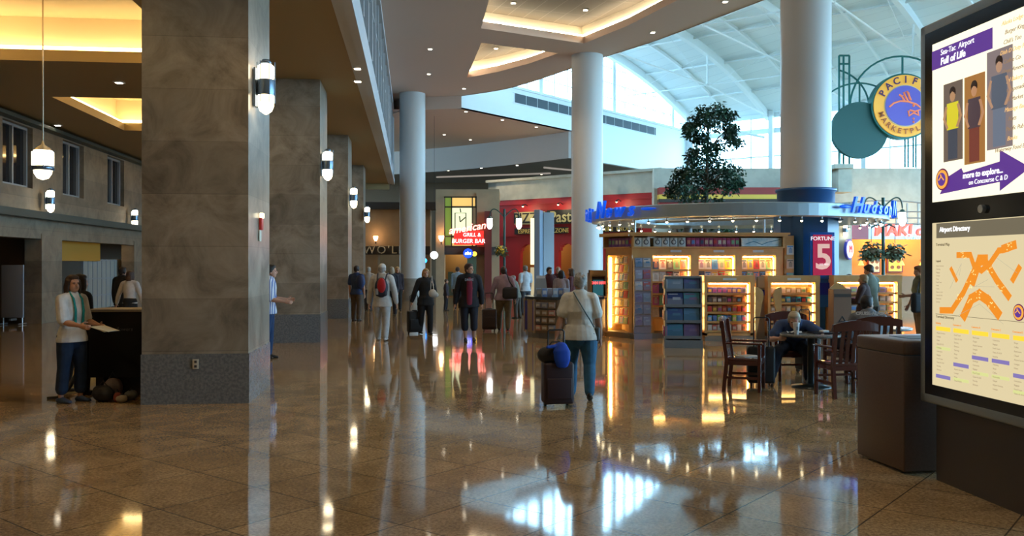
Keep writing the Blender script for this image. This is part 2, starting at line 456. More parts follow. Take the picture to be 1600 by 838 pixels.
# far glazed wall at t = 24
mb = MB(); mb.quad(V(24.1,-.3,6.4), V(24.1,30,6.4), V(24.1,30,11.6), V(24.1,-.3,11.6)); struct('window_3', mb, M_glass)
mb = MB()
for i in range(22):
    s = i*1.45
    vbox(mb, 24-.05, 24.12, s-.03, s+.03, 6.3, 11.4)
    if i % 4 == 0: vbox(mb, 23.6, 24.1, s-.14, s+.14, 6.3, 11.6)
for z in (7.25, 8.7, 10.35, 11.35): vbox(mb, 23.95, 24.12, 0, 30, z-(.04 if z in (7.25, 8.7) else .16), z+(.04 if z in (7.25, 8.7) else .16))
for s in (1.2, 7, 12.8, 18.6): mb.tube([V(23.7, s-.6+.0, 11.3), V(23.7, s+4.2, 9.9)], .09, 0, 6)
mb.box(V(24,14,3.1), (.3, 30, 6.4), rz=atan2(VY, VX))
struct('trim_7', mb, M_white)
# white corner post of the vault at t=24 and little struts
mb = MB(); vbox(mb, 23.3, 24.1, -.3, .5, 7.6, 12); struct('trim_8', mb, M_white)

# right glazed wall at x = 26
mb = MB(); mb.quad((26.1,1,.3),(26.1,50,.3),(26.1,50,9.7),(26.1,1,9.7)); struct('window_4', mb, M_glass)
mb = MB(); mb.box((26.1,-5.5,4.85), (.3,13,9.7)); struct('wall_daylight_block', mb, M_tan)  # unseen solid stretch, added to keep daylight off the pillar fronts
mb = MB()
for i in range(18): mb.box((26, 1+i*2.8, 4.9), (.25, .14, 9.7))
for z in (.15, 2.6, 5, 7.4, 9.6): mb.box((26, 25.5, z), (.22, 49, .12))
mb.box((26,32,11), (.3, 40, 3))
struct('trim_9', mb, M_white)

# intermediate soffit 9.15, curved fascia W2, low ceiling 7.7
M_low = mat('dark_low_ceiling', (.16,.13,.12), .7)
w2 = [(p.x, p.y) for p in cat([(-12,61.5),(-6.5,58.6),(-1.5,55.0),(3.4,50.0)], 5)]
mb = MB(); poly(mb, [(-18,44.5), (-5.2,43), (-2.4,42.5), (V(9.5,0).x, V(9.5,0).y)] + w2[::-1] + [(-18,62)], [], 9.15)
struct('ceiling', mb, M_high)
mb = MB(); walls(mb, w2, 7.65, 9.15, 0, close=False); struct('trim_10', mb, mat('taupe_fascia', (.50,.43,.39), .8))
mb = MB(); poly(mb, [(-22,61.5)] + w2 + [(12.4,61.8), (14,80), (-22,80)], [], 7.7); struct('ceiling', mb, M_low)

# end walls
mb = MB(); mb.quad((-22,66,0),(14,66,0),(14,66,7.7),(-22,66,7.7)); struct('wall_far', mb, mat('far_wall', (.16,.10,.06), .8))
mb = MB(); mb.quad((-16,-12,0),(27,-12,0),(27,-12,9.7),(-16,-12,9.7)); struct('wall_back', mb, M_tan)

# left wall
def bleft(px, a=-10.75):           # hall coordinate where the ray through px meets the left wall line
    k = (px-800)/FPX
    return (a*RX - k*a*RY)/(k*RY*0 + k*UY - UX) if False else (a*RX - k*a*RY)/(k*UY - UX)
mb = MB()
AL = -10.75
wins = [(bleft(4), bleft(51)), (bleft(98), bleft(131)), (bleft(168), bleft(194)), (18.2, 21.3), (12.5, 15.6)]
wins = [(min(w), max(w)) for w in wins]; wins.sort()
b = -12.0
for (b0, b1) in wins:
    bbox(mb, AL-.3, AL, b, b0, 3.2, ZL); bbox(mb, AL-.3, AL, b0, b1, 3.2, 3.87); bbox(mb, AL-.3, AL, b0, b1, 5.58, ZL); b = b1
bbox(mb, AL-.3, AL, b, 62, 3.2, 7.7)
bbox(mb, AL-.3, AL+.1, -12, 62, 2.45, 3.0)
pils = [bleft(75), bleft(214), 20.6, 12, 3]
for p in pils: bbox(mb, AL-.35, AL+.12, p-.75, p+.75, 0, 2.6)
struct('wall_left', mb, M_lwall)
mb = MB(); bbox(mb, AL-.1, AL+.42, -12, 62, 3.0, 3.2); bbox(mb, AL-.1, AL+.3, -12, 62, 5.62, 5.72)
struct('trim_11', mb, M_ledge)
for i, (b0, b1) in enumerate(wins):
    mb = MB(); bbox(mb, AL-.28, AL-.22, b0, b1, 3.87, 5.58); struct('window_%d' % (5+i), mb, M_gdark)
    mb = MB()
    for q in (b0+.04, (b0+b1)/2, b1-.04): bbox(mb, AL-.24, AL-.14, q-.04, q+.04, 3.87, 5.58)
    for z in (3.9, 5.55): bbox(mb, AL-.24, AL-.14, b0, b1, z-.04, z+.04)
    struct('trim_%d' % (12+i), mb, M_grey)
# recessed shopfronts behind left wall
mb = MB(); bbox(mb, AL-4.2, AL-4.0, -12, 62, 0, 3.2); bbox(mb, AL-4.2, AL, -12, 62, 3.0, 3.05)
for p in pils[:1] + pils[2:]: bbox(mb, AL-4, AL-.3, p-.1, p+.1, 0, 3)
struct('wall_recess', mb, mat('recess_brown', (.15,.11,.08), .7))
exec_rest = True
# ------------------------------------------------------------------ text helper
def text_mb(txt, size, depth=.01, shear=0.0, M=None, mb=None, mi=0, align='CENTER', bold=0.0, spacing=1.0):
    cu = bpy.data.curves.new('t', 'FONT'); cu.body = txt; cu.size = size; cu.extrude = depth; cu.shear = shear
    cu.offset = bold; cu.align_x = align; cu.align_y = 'CENTER'; cu.space_character = spacing; cu.resolution_u = 3
    o = bpy.data.objects.new('t', cu); COL.objects.link(o)
    dg = bpy.context.evaluated_depsgraph_get(); me = bpy.data.meshes.new_from_object(o.evaluated_get(dg))
    mb = mb or MB()
    mb.add([v.co.copy() for v in me.vertices], [list(p.vertices) for p in me.polygons], mi, False, M)
    bpy.data.objects.remove(o); bpy.data.curves.remove(cu); bpy.data.meshes.remove(me)
    return mb
def facing(loc, right, up=(0,0,1)):
    r = Vector(right).normalized(); u = Vector(up).normalized(); n = r.cross(u)
    M = Matrix((r, u, n)).transposed().to_4x4(); M.translation = Vector(loc); return M
def emis(name, col, s): return mat(name, (0,0,0), .5, emit=col, es=s)
def bil(loc): return loc

# ------------------------------------------------------------------ pillars of the left hall
def pillar(i, b, label):
    c = B(-2.04-.64, b+.82)
    t = thing('stone_pillar', label, 'pillar', c, TH, 'square stone pillars along the hall')
    mb = MB(); mb.box((0,0,.62+(ZL-.62)/2), (1.28, 1.64, ZL-.62)); mb.build('shaft', M_stone, t)
    mb = MB(); mb.box((0,0,.31), (1.30, 1.66, .62)); mb.build('plinth', M_plinth, t)
    return t
labs = ['stone pillar nearest the camera on a grey granite plinth with a small outlet', 'second stone pillar down the hall, behind the nearest one',
        'third stone pillar down the hall', 'fourth and farthest stone pillar in the row']
for i, b in enumerate((11.46, 20.1, 28.7, 37.4)): pillar(i, b, labs[i])

EM_lamp = emis('sconce_glass', (1.0,.80,.50), 9)
M_lband = mat('lamp_band', (.16,.22,.30), .25, .6)
def sconce(loc, rz, label, first=[None]):
    if first[0] is not None: return dup(first[0], loc, rz, label)
    t = thing('wall_sconce', label, 'wall lamp', loc, rz, 'two-part sconces on the pillars and walls')
    mb = MB(); mb.box((-.13, 0, 0), (.03, .16, .5), bev=.01); mb.box((-.08,0,0), (.1,.04,.05)); mb.build('back_plate', M_lband, t)
    for z0, z1 in ((.10, .30), (-.34, -.10)):
        mb = MB(); 
        prof = [(.045,z0-.0),(.10,z0+.02),(.105,z1-.03),(.07,z1)] if z0 > 0 else [(.02,z0),(.075,z0+.04),(.10,z0+.10),(.10,z1)]
        mb.lathe(prof, n=16); mb.build('lamp_glass', EM_lamp, t)
    mb = MB(); mb.lathe([(.108,-.10),(.112,-.06),(.112,.06),(.108,.10)], n=16)
    for a in range(6):
        x, y = .112*cos(a*pi/3), .112*sin(a*pi/3); mb.tube([(x,y,-.2),(x,y,.33)], .006, 0, 5)
    mb.lathe([(.01,.30),(.08,.31),(.05,.36),(.0,.37)], n=12)
    mb.build('band', M_lband, t)
    first[0] = t; return t
bs = bleft(418, -1.86)
plab = ['lit wall sconce on the nearest stone pillar', 'lit wall sconce on the second stone pillar', 'lit wall sconce on the third stone pillar', 'wall sconce on the farthest stone pillar']
for i, b in enumerate((bs, bs+8.4, bs+17.2, bs+25.6)):
    p = B(-1.88, b, 4.0-.08*i); sconce(p, TH, plab[i])
for px, py, lb in ((79, 314, 'small lit sconce on the left wall below the hanging pendant'), (211, 341, 'small lit sconce on the left wall beside the nearest pillar')):
    b = bleft(px, -10.45); p = B(-10.45, b); sconce((p.x, p.y, Z(py, p.y)), TH, lb)
# outlet and fire alarm
p = B(-2.69, 11.455); D = p.y
t = thing('wall_outlet', 'small pale power outlet plate on the nearest pillar plinth', 'outlet', (X(306, D), D, Z(569, D)), TH)
mb = MB(); mb.box((0,-.012,0), (.075,.01,.12), bev=.003); mb.build('cover_plate', mat('outlet_plate', (.55,.5,.4), .4), t)
mb = MB(); mb.box((0,-.018,.028), (.03,.004,.03)); mb.box((0,-.018,-.028), (.03,.004,.03)); mb.build('socket', M_dark, t)
b = bleft(407, -2.02); p = B(-2.03, b)
t = thing('fire_alarm', 'red and white fire alarm on the side face of the nearest pillar', 'alarm', (p.x, p.y, Z(350, p.y)), TH)
mb = MB(); mb.box((.02,0,0), (.04,.12,.16), bev=.01); mb.build('red_box', mat('alarm_red', (.6,.03,.02), .35), t)
mb = MB(); mb.box((.03,0,.11), (.05,.10,.07), bev=.01); mb.build('strobe', emis('strobe', (1,.85,.55), 3), t)
mb = MB(); mb.box((.005,0,-.16), (.012,.14,.14)); mb.build('notice', mat('notice', (.6,.6,.5), .6), t)

# hanging pendant
D = 15.3; p = Vector((X(67, D), D, 0))
t = thing('pendant_lamp', 'lantern pendant lamp on a long rod at the left', 'pendant lamp', (p.x, p.y, 3.42))
mb = MB(); mb.lathe([(.15,-.03),(.175,.0),(.175,.22),(.14,.25)], n=20); mb.build('lamp_glass', EM_lamp, t)
mb = MB(); mb.lathe([(.01,-.25),(.09,-.22),(.14,-.14),(.15,-.08)], n=20); mb.build('lower_bowl', EM_lamp, t)
mb = MB(); mb.lathe([(.155,-.09),(.18,-.08),(.18,-.02),(.155,-.01)], n=20)
for a in range(6):
    x, y = .182*cos(a*pi/3), .182*sin(a*pi/3); mb.tube([(x,y,-.05),(x,y,.24)], .007, 0, 5)
mb.build('band', M_lband, t)
mb = MB(); mb.lathe([(.15,.25),(.12,.29),(.03,.35),(.015,.42)], n=16); mb.build('cap', M_steel, t)
mb = MB(); mb.tube([(0,0,.4),(0,0,6.8-3.42-.05)], .013, 0, 8); mb.lathe([(.09,6.8-3.42-.06),(.09,6.8-3.42)], n=16); mb.build('rod', mat('rod_bronze', (.35,.28,.2), .35, .7), t)

# ------------------------------------------------------------------ round white columns
M_col = mat('column_white', (.60,.60,.60), .42)
M_colbase = mat('column_base_stone', (.22,.19,.16), .3, noise=(4, (.28,.25,.21), 6))
def column(px, D, ztop, label, base=1.05):
    t = thing('round_column', label, 'column', (X(px, D), D, 0), 0)
    mb = MB(); mb.lathe([(.6, base), (.6, ztop)], n=48); mb.build('shaft', M_col, t)
    mb = MB(); mb.lathe([(.615, 0), (.615, base)], n=48); mb.build('base', M_colbase, t)
    return t
column(644.5, 42, ZH, 'farthest round white column, left of the centre, on a stone base')
column(917.5, 34.3, ZH, 'middle round white column rising behind the grey-haired woman')
c3 = column(1259, 22, 12.2, 'large round white column rising through the news kiosk canopy', .2)
C3 = Vector((X(1259, 22), 22, 0))
M_blue = mat('deep_blue_paint', (.015,.09,.26), .35); M_blue2 = mat('blue_panel', (.01,.12,.55), .3)
t = thing('column_wrap', 'deep blue cladding around the foot of the large column', 'column cladding', (C3.x, C3.y, 0))
mb = MB(); mb.lathe([(.68,2.95),(.68,3.48),(.72,3.50),(.72,3.56),(.61,3.57)], n=40); mb.build('collar', M_blue, t)
mb = MB(); mb.prism([(.72*cos(a*pi/4+pi/8)*1.06, .72*sin(a*pi/4+pi/8)*1.06) for a in range(8)], 0, 2.95); mb.build('cladding', M_blue, t)
D = 20.95
t = thing('magazine_poster', 'blue-framed poster board with a big number five beside the large column', 'poster', (X(1284, D), D, Z(400, D)))
w, h = .58, 1.10
mb = MB(); mb.box((0,0,0), (w, .09, h), bev=.015); mb.box((0,.1,-h/2-.30), (w,.2,.7)); mb.build('frame', M_blue2, t)
mb = MB(); mb.box((-.0,-.052,.02), (w*.76,.014,h*.86)); mb.build('poster_print', mat('poster_crimson', (.42,.015,.06), .4, emit=(.42,.015,.06), es=.5), t)
EMw = mat('poster_white', (.8,.75,.75), .4, emit=(.9,.8,.8), es=.7)
mb = text_mb('FORTUNE', .125, .003, M=facing((0,-.063,.40),(1,0,0)), bold=.002); mb.build('title', EMw, t)
mb = text_mb('5', .82, .003, M=facing((0.02,-.063,-.05),(1,0,0)), bold=.015); mb.build('numeral', mat('poster_pink', (.75,.45,.4), .4, emit=(.75,.42,.35), es=.6), t)
mb = text_mb('500 RED', .06, .003, M=facing((.03,-.07,-.2),(1,0,0))); mb.build('caption', EMw, t)
mb = MB(); mb.box((0,-.06,-.77), (.5,.02,.28)); mb.build('blue_panel', mat('blue_panel_low', (.0,.02,.45), .4), t)

# ------------------------------------------------------------------ storefront rows
q0 = Vector((-.9, 51.6)); fw = Vector((WX, WY))
def FC(s, z, d=0.0):               # facade 1 point: s along, d in front
    n = Vector((-VX, -VY)); p = q0 + fw*s + n*d; return Vector((p.x, p.y, z))
AF = atan2(WY, WX)
def fbox(mb, s0, s1, z0, z1, d0, d1, mi=0):
    mb.box(FC((s0+s1)/2, (z0+z1)/2, (d0+d1)/2), (abs(s1-s0), abs(d1-d0), z1-z0), mi, rz=AF)
def sF(px, d=0):                   # along-distance on facade 1 for a photo column
    k = (px-800)/FPX; n = (-VX*d, -VY*d)
    return (k*(q0.y+n[1]) - (q0.x+n[0]))/(WX - k*WY)
M_red = mat('pizzeria_red', (.42,.015,.02), .5)
M_wall_in = mat('shop_interior_amber', (.45,.26,.08), .7)
arches = [(sF(812), sF(835)), (sF(872), sF(898)), (sF(950), sF(985))]
mb = MB()
fbox(mb, -.6, 0, 0, 6.5, -2.5, 0); fbox(mb, -.6, 10.4, 5.35, 6.5, -2.5, 0); fbox(mb, 10.3, 10.6, 0, 5.4, -2.5, 0)
fbox(mb, -.7, 10.7, 6.42, 6.56, -2.5, .12)
struct('wall_storefront', mb, M_beige)
mb = MB(); fbox(mb, 0, 10.4, 2.9, 5.36, -.3, -.04)
fbox(mb, 0, arches[0][0], 0, 2.9, -.3, -.04); fbox(mb, arches[0][1], arches[1][0], 0, 2.9, -.3, -.04)
fbox(mb, arches[1][1], arches[2][0], 0, 2.9, -.3, -.04); fbox(mb, arches[2][1], 10.4, 0, 2.9, -.3, -.04)
for (s0, s1) in arches:            # arch heads
    n = 10; c = (s0+s1)/2; hw = (s1-s0)/2
    for i in range(n):
        xa = s0+(s1-s0)*i/n; xb = s0+(s1-s0)*(i+1)/n; xm = (xa+xb)/2-c
        fbox(mb, xa, xb, 2.15+.75*sqrt(max(0, 1-(xm/hw)**2))*.9, 2.92, -.3, -.045)
for z in (5.1, 4.72, 3.3): fbox(mb, 0, 10.4, z-.04, z+.04, -.1, .02)
struct('wall_pizzeria', mb, M_red)
mb = MB(); fbox(mb, 0, 10.4, 0, 5, -2.5, -2.4); fbox(mb, 0, 10.4, 4.9, 5.0, -2.5, -.3); struct('wall_pizzeria_back', mb, M_wall_in)
def point(name, loc, e, col, r=.1):
    l = bpy.data.lights.new(name, 'POINT'); l.energy = e; l.color = col; l.shadow_soft_size = r
    o = bpy.data.objects.new(name, l); COL.objects.link(o); o.location = loc; return o
point('shop_lamp', FC(2, 3.2, -1.2), 60, (1,.72,.35), .2); point('shop_lamp', FC(7, 3.2, -1.2), 60, (1,.72,.35), .2)
# pizzeria signs
M_signcream = mat('sign_cream', (.52,.46,.24), .6); M_gold = mat('gold_letters', (.75,.55,.16), .4)
def fsign(s0, s1, z0, z1, txt, size, board, ink, label, d=.10, shear=0, bold=0, parts='lettering', es=None):
    s = (s0+s1)/2
    t = thing('shop_sign', label, 'sign', FC(s, (z0+z1)/2, d), AF)
    mb = MB(); mb.box((0,0,0), (s1-s0, .08, z1-z0)); mb.build('board', board, t)
    text_mb(txt, size, .01, shear, M=facing((0,-.055,-.02),(1,0,0)), bold=bold).build('lettering', ink, t)
    return t
fsign(sF(806), sF(853), 3.93, 4.62, 'PIZZA', .82, M_signcream, M_black, 'cream board lettered PIZZA on the red shopfront', bold=.01)
fsign(sF(857), sF(908), 3.9, 4.66, 'Pasta', .86, M_black, M_signcream, 'black board lettered Pasta on the red shopfront', bold=.01)
def strip(px0, px1, txt, label):
    return fsign(sF(px0), sF(px1), 3.38, 3.72, txt, .33, M_black, M_gold, label)
strip(806, 850, 'ESPRESSO', 'black strip sign lettered ESPRESSO under the cream board')
strip(858, 889, 'CALZONE', 'black strip sign lettered CALZONE under the black pasta board')
strip(905, 998, 'PIZZA  PANINI  PROMO', 'long black strip sign lettered PANINI at the right of the middle column')
for i, px in enumerate((826, 881, 972)):
    s = sF(px); t = thing('sign_spotlight', 'small black spotlight above the ' + ('cream pizza board', 'black pasta board', 'panini strip sign')[i], 'spotlight', FC(s, 4.85, .1), AF, 'spotlights over the pizzeria signs')
    mb = MB(); mb.tube([(0,0,.1),(0,-.25,.2),(0,-.45,.15)], .02, 0, 6); mb.build('arm', M_black, t)
    mb = MB(); mb.lathe([(.03,.16),(.09,.06)], c=(0,-.45,0), n=12); mb.build('shade', M_black, t)
    mb = MB(); mb.ball((0,-.45,.07), .05, 0, 8); mb.build('bulb', emis('spot_bulb', (1,.85,.45), 14), t)
    point('sign_lamp', FC(s, 4.80, .7), 22, (1,.85,.5), .05)

# facade 2 (behind the kiosk), z to 6.5
D2 = 44.8
mb = MB(); mb.box((14.8, D2+.4, 3.25), (15.4, .8, 6.5)); struct('wall_marketplace', mb, M_beige)
def zt(py, D): return Z(py, D)
mb = MB()
def pbox(mb, px0, px1, py0, py1, D0, D1, mi=0):
    x0, x1, z0, z1 = X(px0, D0), X(px1, D0), Z(py1, D0), Z(py0, D0)
    mb.box(((x0+x1)/2, (D0+D1)/2, (z0+z1)/2), (x1-x0, D1-D0, z1-z0), mi)
M_yel = mat('yellow_band', (.75,.5,.06), .5); M_orng = mat('orange_wall', (.72,.22,.03), .6); M_dred = mat('dark_red_panel', (.28,.02,.015), .5)
t = thing('grill_front', 'red and yellow banded shopfront behind the canopy and the tree', 'shopfront', (X(1140,44), 44, 0))
def rel(mb_, name, m, t):
    for i, v in enumerate(mb_.v): mb_.v[i] = v - t.location
    return mb_.build(name, m, t)
mb = MB(); pbox(mb, 1030, 1296, 293, 304, 44.2, 44.78); pbox(mb, 1030, 1296, 316, 345, 44.3, 44.78); rel(mb, 'red_band', M_dred, t)
mb = MB(); pbox(mb, 1030, 1296, 304, 311, 44.15, 44.78); rel(mb, 'yellow_band', M_yel, t)
mb = MB(); pbox(mb, 1030, 1296, 311, 316, 44.2, 44.78); pbox(mb, 1060, 1296, 345, 470, 44.3, 44.78); rel(mb, 'dark_front', M_dark, t)
for x0, cc, tx, nm in ((1130, (1,.05,.02), 'GRILL', 'neon_red'), (1196, (.1,1,.2), 'BAR', 'neon_green')):
    t2 = thing('neon_sign', {'GRILL':'small red neon word seen under the ring canopy','BAR':'small green neon word seen under the ring canopy'}[tx], 'neon sign', at(x0, 326, 44.1))
    text_mb(tx, .5, .02, .3, M=facing((0,-.02,0),(1,0,0))).build('neon_tube', emis(nm, cc, 4), t2)
    mb = MB(); mb.box((0,.04,0), (1.5,.06,.5)); mb.build('board', M_black, t2)

# Japanese counter at the right
t = thing('sushi_counter', 'orange-lit food counter with red neon name above it', 'shopfront', (X(1390,42.2), 42.2, 0))
mb = MB(); pbox(mb, 1331, 1357, 352, 374, 42.0, 42.5); rel(mb, 'red_panel', mat('gloss_red', (.35,.005,.01), .2), t)
mb = MB(); pbox(mb, 1357, 1480, 352, 374, 42.0, 42.5); rel(mb, 'sign_band', mat('sign_band_metal', (.45,.45,.45), .3, .4), t)
mb = MB(); pbox(mb, 1331, 1480, 374, 470, 44.3, 44.45); rel(mb, 'orange_wall', mat('orange_wall_lit', (.80,.25,.03), .6), t)
mb = MB(); pbox(mb, 1308, 1331, 345, 470, 42.0, 44.8); rel(mb, 'stone_pier', M_beige, t)
mb = MB()
for i in range(9):
    x = X(1333+i*17, 42.2); mb.box((x, 42.25, Z(335, 42.2)), (.06,.06,1.05))
for py in (322, 331, 341, 350):
    mb.tube([(X(1300+u*20, 42.2), 42.2, Z(py, 42.2) + (.25*(1-((u-4)/4.5)**2) if py < 330 else 0)) for u in range(10)], .035, 0, 6)
rel(mb, 'lattice', mat('lattice_metal', (.32,.30,.27), .4, .4), t)
mb = text_mb('MAKI of JAPAN', .78, .03, .1, M=facing((X(1366,41.95), 41.93, Z(361,41.95)),(1,0,0)), align='LEFT', bold=.008, spacing=.95); rel(mb, 'neon_lettering', emis('neon_red_big', (1,.06,.04), 5), t)
mb = text_mb('Oriental Grill', .34, .02, .3, M=facing((X(1413,41.95), 41.9, Z(370.5,41.95)),(1,0,0)), align='LEFT'); rel(mb, 'small_lettering', emis('neon_cyan', (.3,.85,1), 3), t)
mb = MB(); pbox(mb, 1331, 1480, 432, 470, 42.6, 43.2); rel(mb, 'counter', mat('counter_wood', (.35,.16,.06), .4), t)
point('counter_lamp', (X(1375,43.2), 43.2, 3.1), 160, (1,.66,.3), .2); point('counter_lamp', (X(1430,43.2), 43.2, 3.1), 120, (1,.66,.3), .2)
for i, (a, b, c, d, col) in enumerate(((1358,1373,403,425,(1,.8,.4)), (1388,1408,402,424,(.85,.75,.1)))):
    t = thing('menu_board', ('white lit menu board on the orange wall', 'yellow lit menu board with round dishes on the orange wall')[i], 'menu board', at((a+b)/2, (c+d)/2, 44.2))
    w, h = X(b,44.2)-X(a,44.2), Z(c,44.2)-Z(d,44.2)
    mb = MB(); mb.box((0,0,0), (w*1.25, .08, h*1.2)); mb.build('frame', mat('dark_wood_frame', (.25,.04,.02), .5), t)
    mb = MB(); mb.box((0,-.05,0), (w,.03,h)); mb.build('screen', emis('menu_glow%d' % i, col, 1.3), t)
    mb = MB()
    for u in (-.22,.22):
        for v in (-.22,.22): mb.lathe([(.09,-.02),(.09,.02)], n=14, M=Matrix.Translation((u*w*1.1,-.08,v*h)) @ Matrix.Rotation(R(90), 4, 'X'))
    mb.build('dish_picture', mat('dish_brown', (.25,.09,.03), .5), t)
for i, px in enumerate((1345.5, 1409, 1441)):
    t = thing('cone_lamp', ('small orange cone lamp left of the white menu board', 'small orange cone lamp right of the yellow menu board', 'small orange cone lamp near the directory frame')[i], 'lamp', at(px, 411, 43.9))
    mb = MB(); mb.lathe([(.14,-.12),(.03,.12)], n=12); mb.build('shade', emis('cone_glow', (1,.35,.05), 5), t)
    mb = MB(); mb.tube([(0,0,.12),(0,.3,.14)], .015, 0, 6); mb.build('bracket', M_black, t)
t = thing('round_sign', 'round white sign with a red mark on the stone pier', 'sign', at(1326, 390, 41.9))
Mx = Matrix.Rotation(R(50), 4, 'Z') @ Matrix.Rotation(R(90), 4, 'X')
mb = MB(); mb.lathe([(.48,-.06),(.48,.06)], n=28, M=Mx); mb.build('rim', mat('sign_blue', (.05,.05,.4), .4), t)
mb = MB(); mb.lathe([(.40,.05),(.40,.09)], n=28, M=Mx); mb.build('face', emis('round_white', (1,.95,.95), 1.6), t)
text_mb('M', .5, .02, M=Mx @ Matrix.Translation((0,0,.10))).build('mark', emis('mark_red', (1,.03,.06), 1.5), t)
sc1 = at(1321, 360, 41.85); sconce((sc1.x, sc1.y, sc1.z), R(-90), 'lit wall sconce on the stone pier of the food counter')

# marketplace sign tower on the roof line
M_green = mat('green_steel', (.01,.13,.12), .4, .3); M_dgreen = mat('green_disc', (.01,.085,.08), .5)
DS = 43.4
t = thing('marketplace_sign', 'round orange and blue marketplace sign beside a green disc on a steel tower', 'sign', (X(1320,DS), DS, Z(256,DS)))
mb = MB(); pbox(mb, 1305, 1334, 256, 263, DS-.5, 44.4); pbox(mb, 1310, 1331, 262, 300, DS-.3, 44.4); rel(mb, 'bracket', M_beige, t)
mb = MB()
for px in (1311, 1318, 1327): mb.tube([at(px, 256, DS), at(px, 87, DS)], .05, 0, 6); mb.tube([at(px, 256, DS+.5), at(px, 87, DS+.5)], .05, 0, 6)
for py in (87, 100, 178): mb.tube([at(1311, py, DS), at(1327, py, DS)], .05, 0, 6)
for px in (1414, 1419, 1427, 1431): mb.tube([at(px, 262, DS+.3), at(px, 212, DS+.3)], .04, 0, 6)
def arch(cx, cy, r, a0, a1, D, n=20): return [at(cx + r*cos(R(a0+(a1-a0)*i/n)), cy - r*sin(R(a0+(a1-a0)*i/n)), D) for i in range(n+1)]
mb.tube(arch(1408, 168, 80, 0, 180, DS), .05, 0, 6); mb.tube([at(1328, 168, DS), at(1328, 200, DS)], .05, 0, 6)
mb.tube(arch(1342, 204, 74, 35, 128, DS), .045, 0, 6); mb.tube([at(1410, 88, DS), at(1410, 120, DS)], .05, 0, 6)
mb.tube([at(1343, 130, DS), at(1343, 162, DS)], .045, 0, 6)
mb.tube(arch(1296, 170, 62, -35, 75, DS+.3), .045, 0, 6)
rel(mb, 'tower', M_green, t)
def disc(cx, cy, r, D, dep, n=40, y0=0):
    c = at(cx, cy, D); rr = r/FPX*D
    m = MB(); m.lathe([(rr,-dep/2),(rr,dep/2)], n=n, M=Matrix.Translation(c + Vector((0,y0,0))) @ Matrix.Rotation(R(90), 4, 'X')); return m
rel(disc(1342, 204, 44, DS, .3), 'green_disc', M_dgreen, t)
rel(disc(1408, 168, 51, DS, .5, 60, -.1), 'green_rim', M_green, t)
M_so = mat('sign_orange', (.85,.42,.05), .5, emit=(.9,.42,.05), es=.35); M_sp = mat('sign_blueviolet', (.10,.09,.42), .5, emit=(.1,.09,.45), es=.3)
rel(disc(1408, 168, 48, DS, .1, 60, -.38), 'orange_ring', M_so, t)
rel(disc(1408, 168, 32.5, DS, .04, 48, -.44), 'pale_ring', mat('sign_pale', (.75,.6,.35), .5), t)
rel(disc(1408, 168, 31, DS, .1, 48, -.45), 'blue_centre', M_sp, t)
cc = at(1408, 168, DS) + Vector((0,-.51,0)); mb = MB()
def ring_text(mb, txt, rad, a0, a1, size, flip=False, cc=cc, bold=.01):
    for i, ch in enumerate(txt):
        if ch == ' ': continue
        a = R(a0 + (a1-a0)*i/(len(txt)-1))
        rgt = (sin(a), 0, -cos(a)); up = (cos(a), 0, sin(a))
        if flip: rgt = (-rgt[0], 0, -rgt[2]); up = (-up[0], 0, -up[2])
        p = cc + Vector((cos(a)*rad, 0, sin(a)*rad))
        text_mb(ch, size, .012, M=facing(p, rgt, up), mb=mb, bold=bold)
ring_text(mb, 'PACIFIC', 1.24, 152, 28, .46); rel(mb, 'upper_lettering', mat('sign_navy', (.08,.02,.12), .5), t)
mb = MB(); ring_text(mb, 'MARKETPLACE', 1.24, 200, 340, .34, True); rel(mb, 'lower_lettering', mat('sign_brown', (.45,.12,.02), .5), t)
mb = MB()                          # leaping-fish emblem in outline strokes
def sp(u, v): return cc + Vector((u/31*.97, -.0, v/31*.97))
for pl in ([(-25,-2),(-18,4),(-8,7),(4,6),(16,2),(25,-5),(14,-9),(6,-7)], [(-2,7),(-6,14),(-2,17),(3,7)], [(-6,14),(-10,17)], [(1,10),(-3,20),(2,22),(8,8)], [(6,10),(4,20)],
           [(4,-8),(5,-16),(12,-11),(20,-15),(18,-8)], [(25,-5),(30,-2)]):
    mb.tube([sp(*q) for q in pl], .045, 0, 6)
mb.ball(sp(12,0), .06, 0, 8); mb.ball(sp(12,-20), .05, 0, 8); mb.ball(sp(12,-25), .05, 0, 8)
rel(mb, 'emblem', mat('sign_coral', (.9,.25,.1), .5, emit=(.9,.22,.08), es=.3), t)

# ------------------------------------------------------------------ ring canopy
RC = Vector((5.47, 22.0, 0)); RR = 3.5
t = thing('ring_canopy', 'large round grey ring canopy over the news kiosk with blue script lettering', 'canopy', (RC.x, RC.y, 0))
def ringp(phi, r, z): return Vector((r*sin(phi), -r*cos(phi), z))
mb = MB(); n = 96
prof = [(RR,2.74),(RR,3.00),(RR-.06,3.02),(RR-1.0,2.92),(RR-1.0,2.78),(RR-.12,2.72)]
mb.loft([[ringp(2*pi*i/n, r, z) for r, z in prof] for i in range(n)], 0, False, False, True); mb.build('ring', mat('canopy_grey', (.36,.44,.50), .35, .3), t)
mb = MB()
for x, y in ((X(1075,25.2)-RC.x, 25.2-RC.y),): mb.tube([(x,y,0),(x,y,2.85)], .12, 0, 16)
mb.build('post', M_grey, t)
mb = MB()
for px, D in ((992, 21.4), (1194, 21.5)): mb.tube([(X(px,D)-RC.x, D-RC.y, 2.4), (X(px,D)-RC.x, D-RC.y, 2.8)], .03, 0, 8)
for a in (40, 140, 220, 320): mb.tube([ringp(R(a), RR-.95, 2.86), (C3.x-RC.x+.5*sin(R(a)), C3.y-RC.y-.5*cos(R(a)), 2.9)], .05, 0, 6)
mb.build('hanger', M_steel, t)
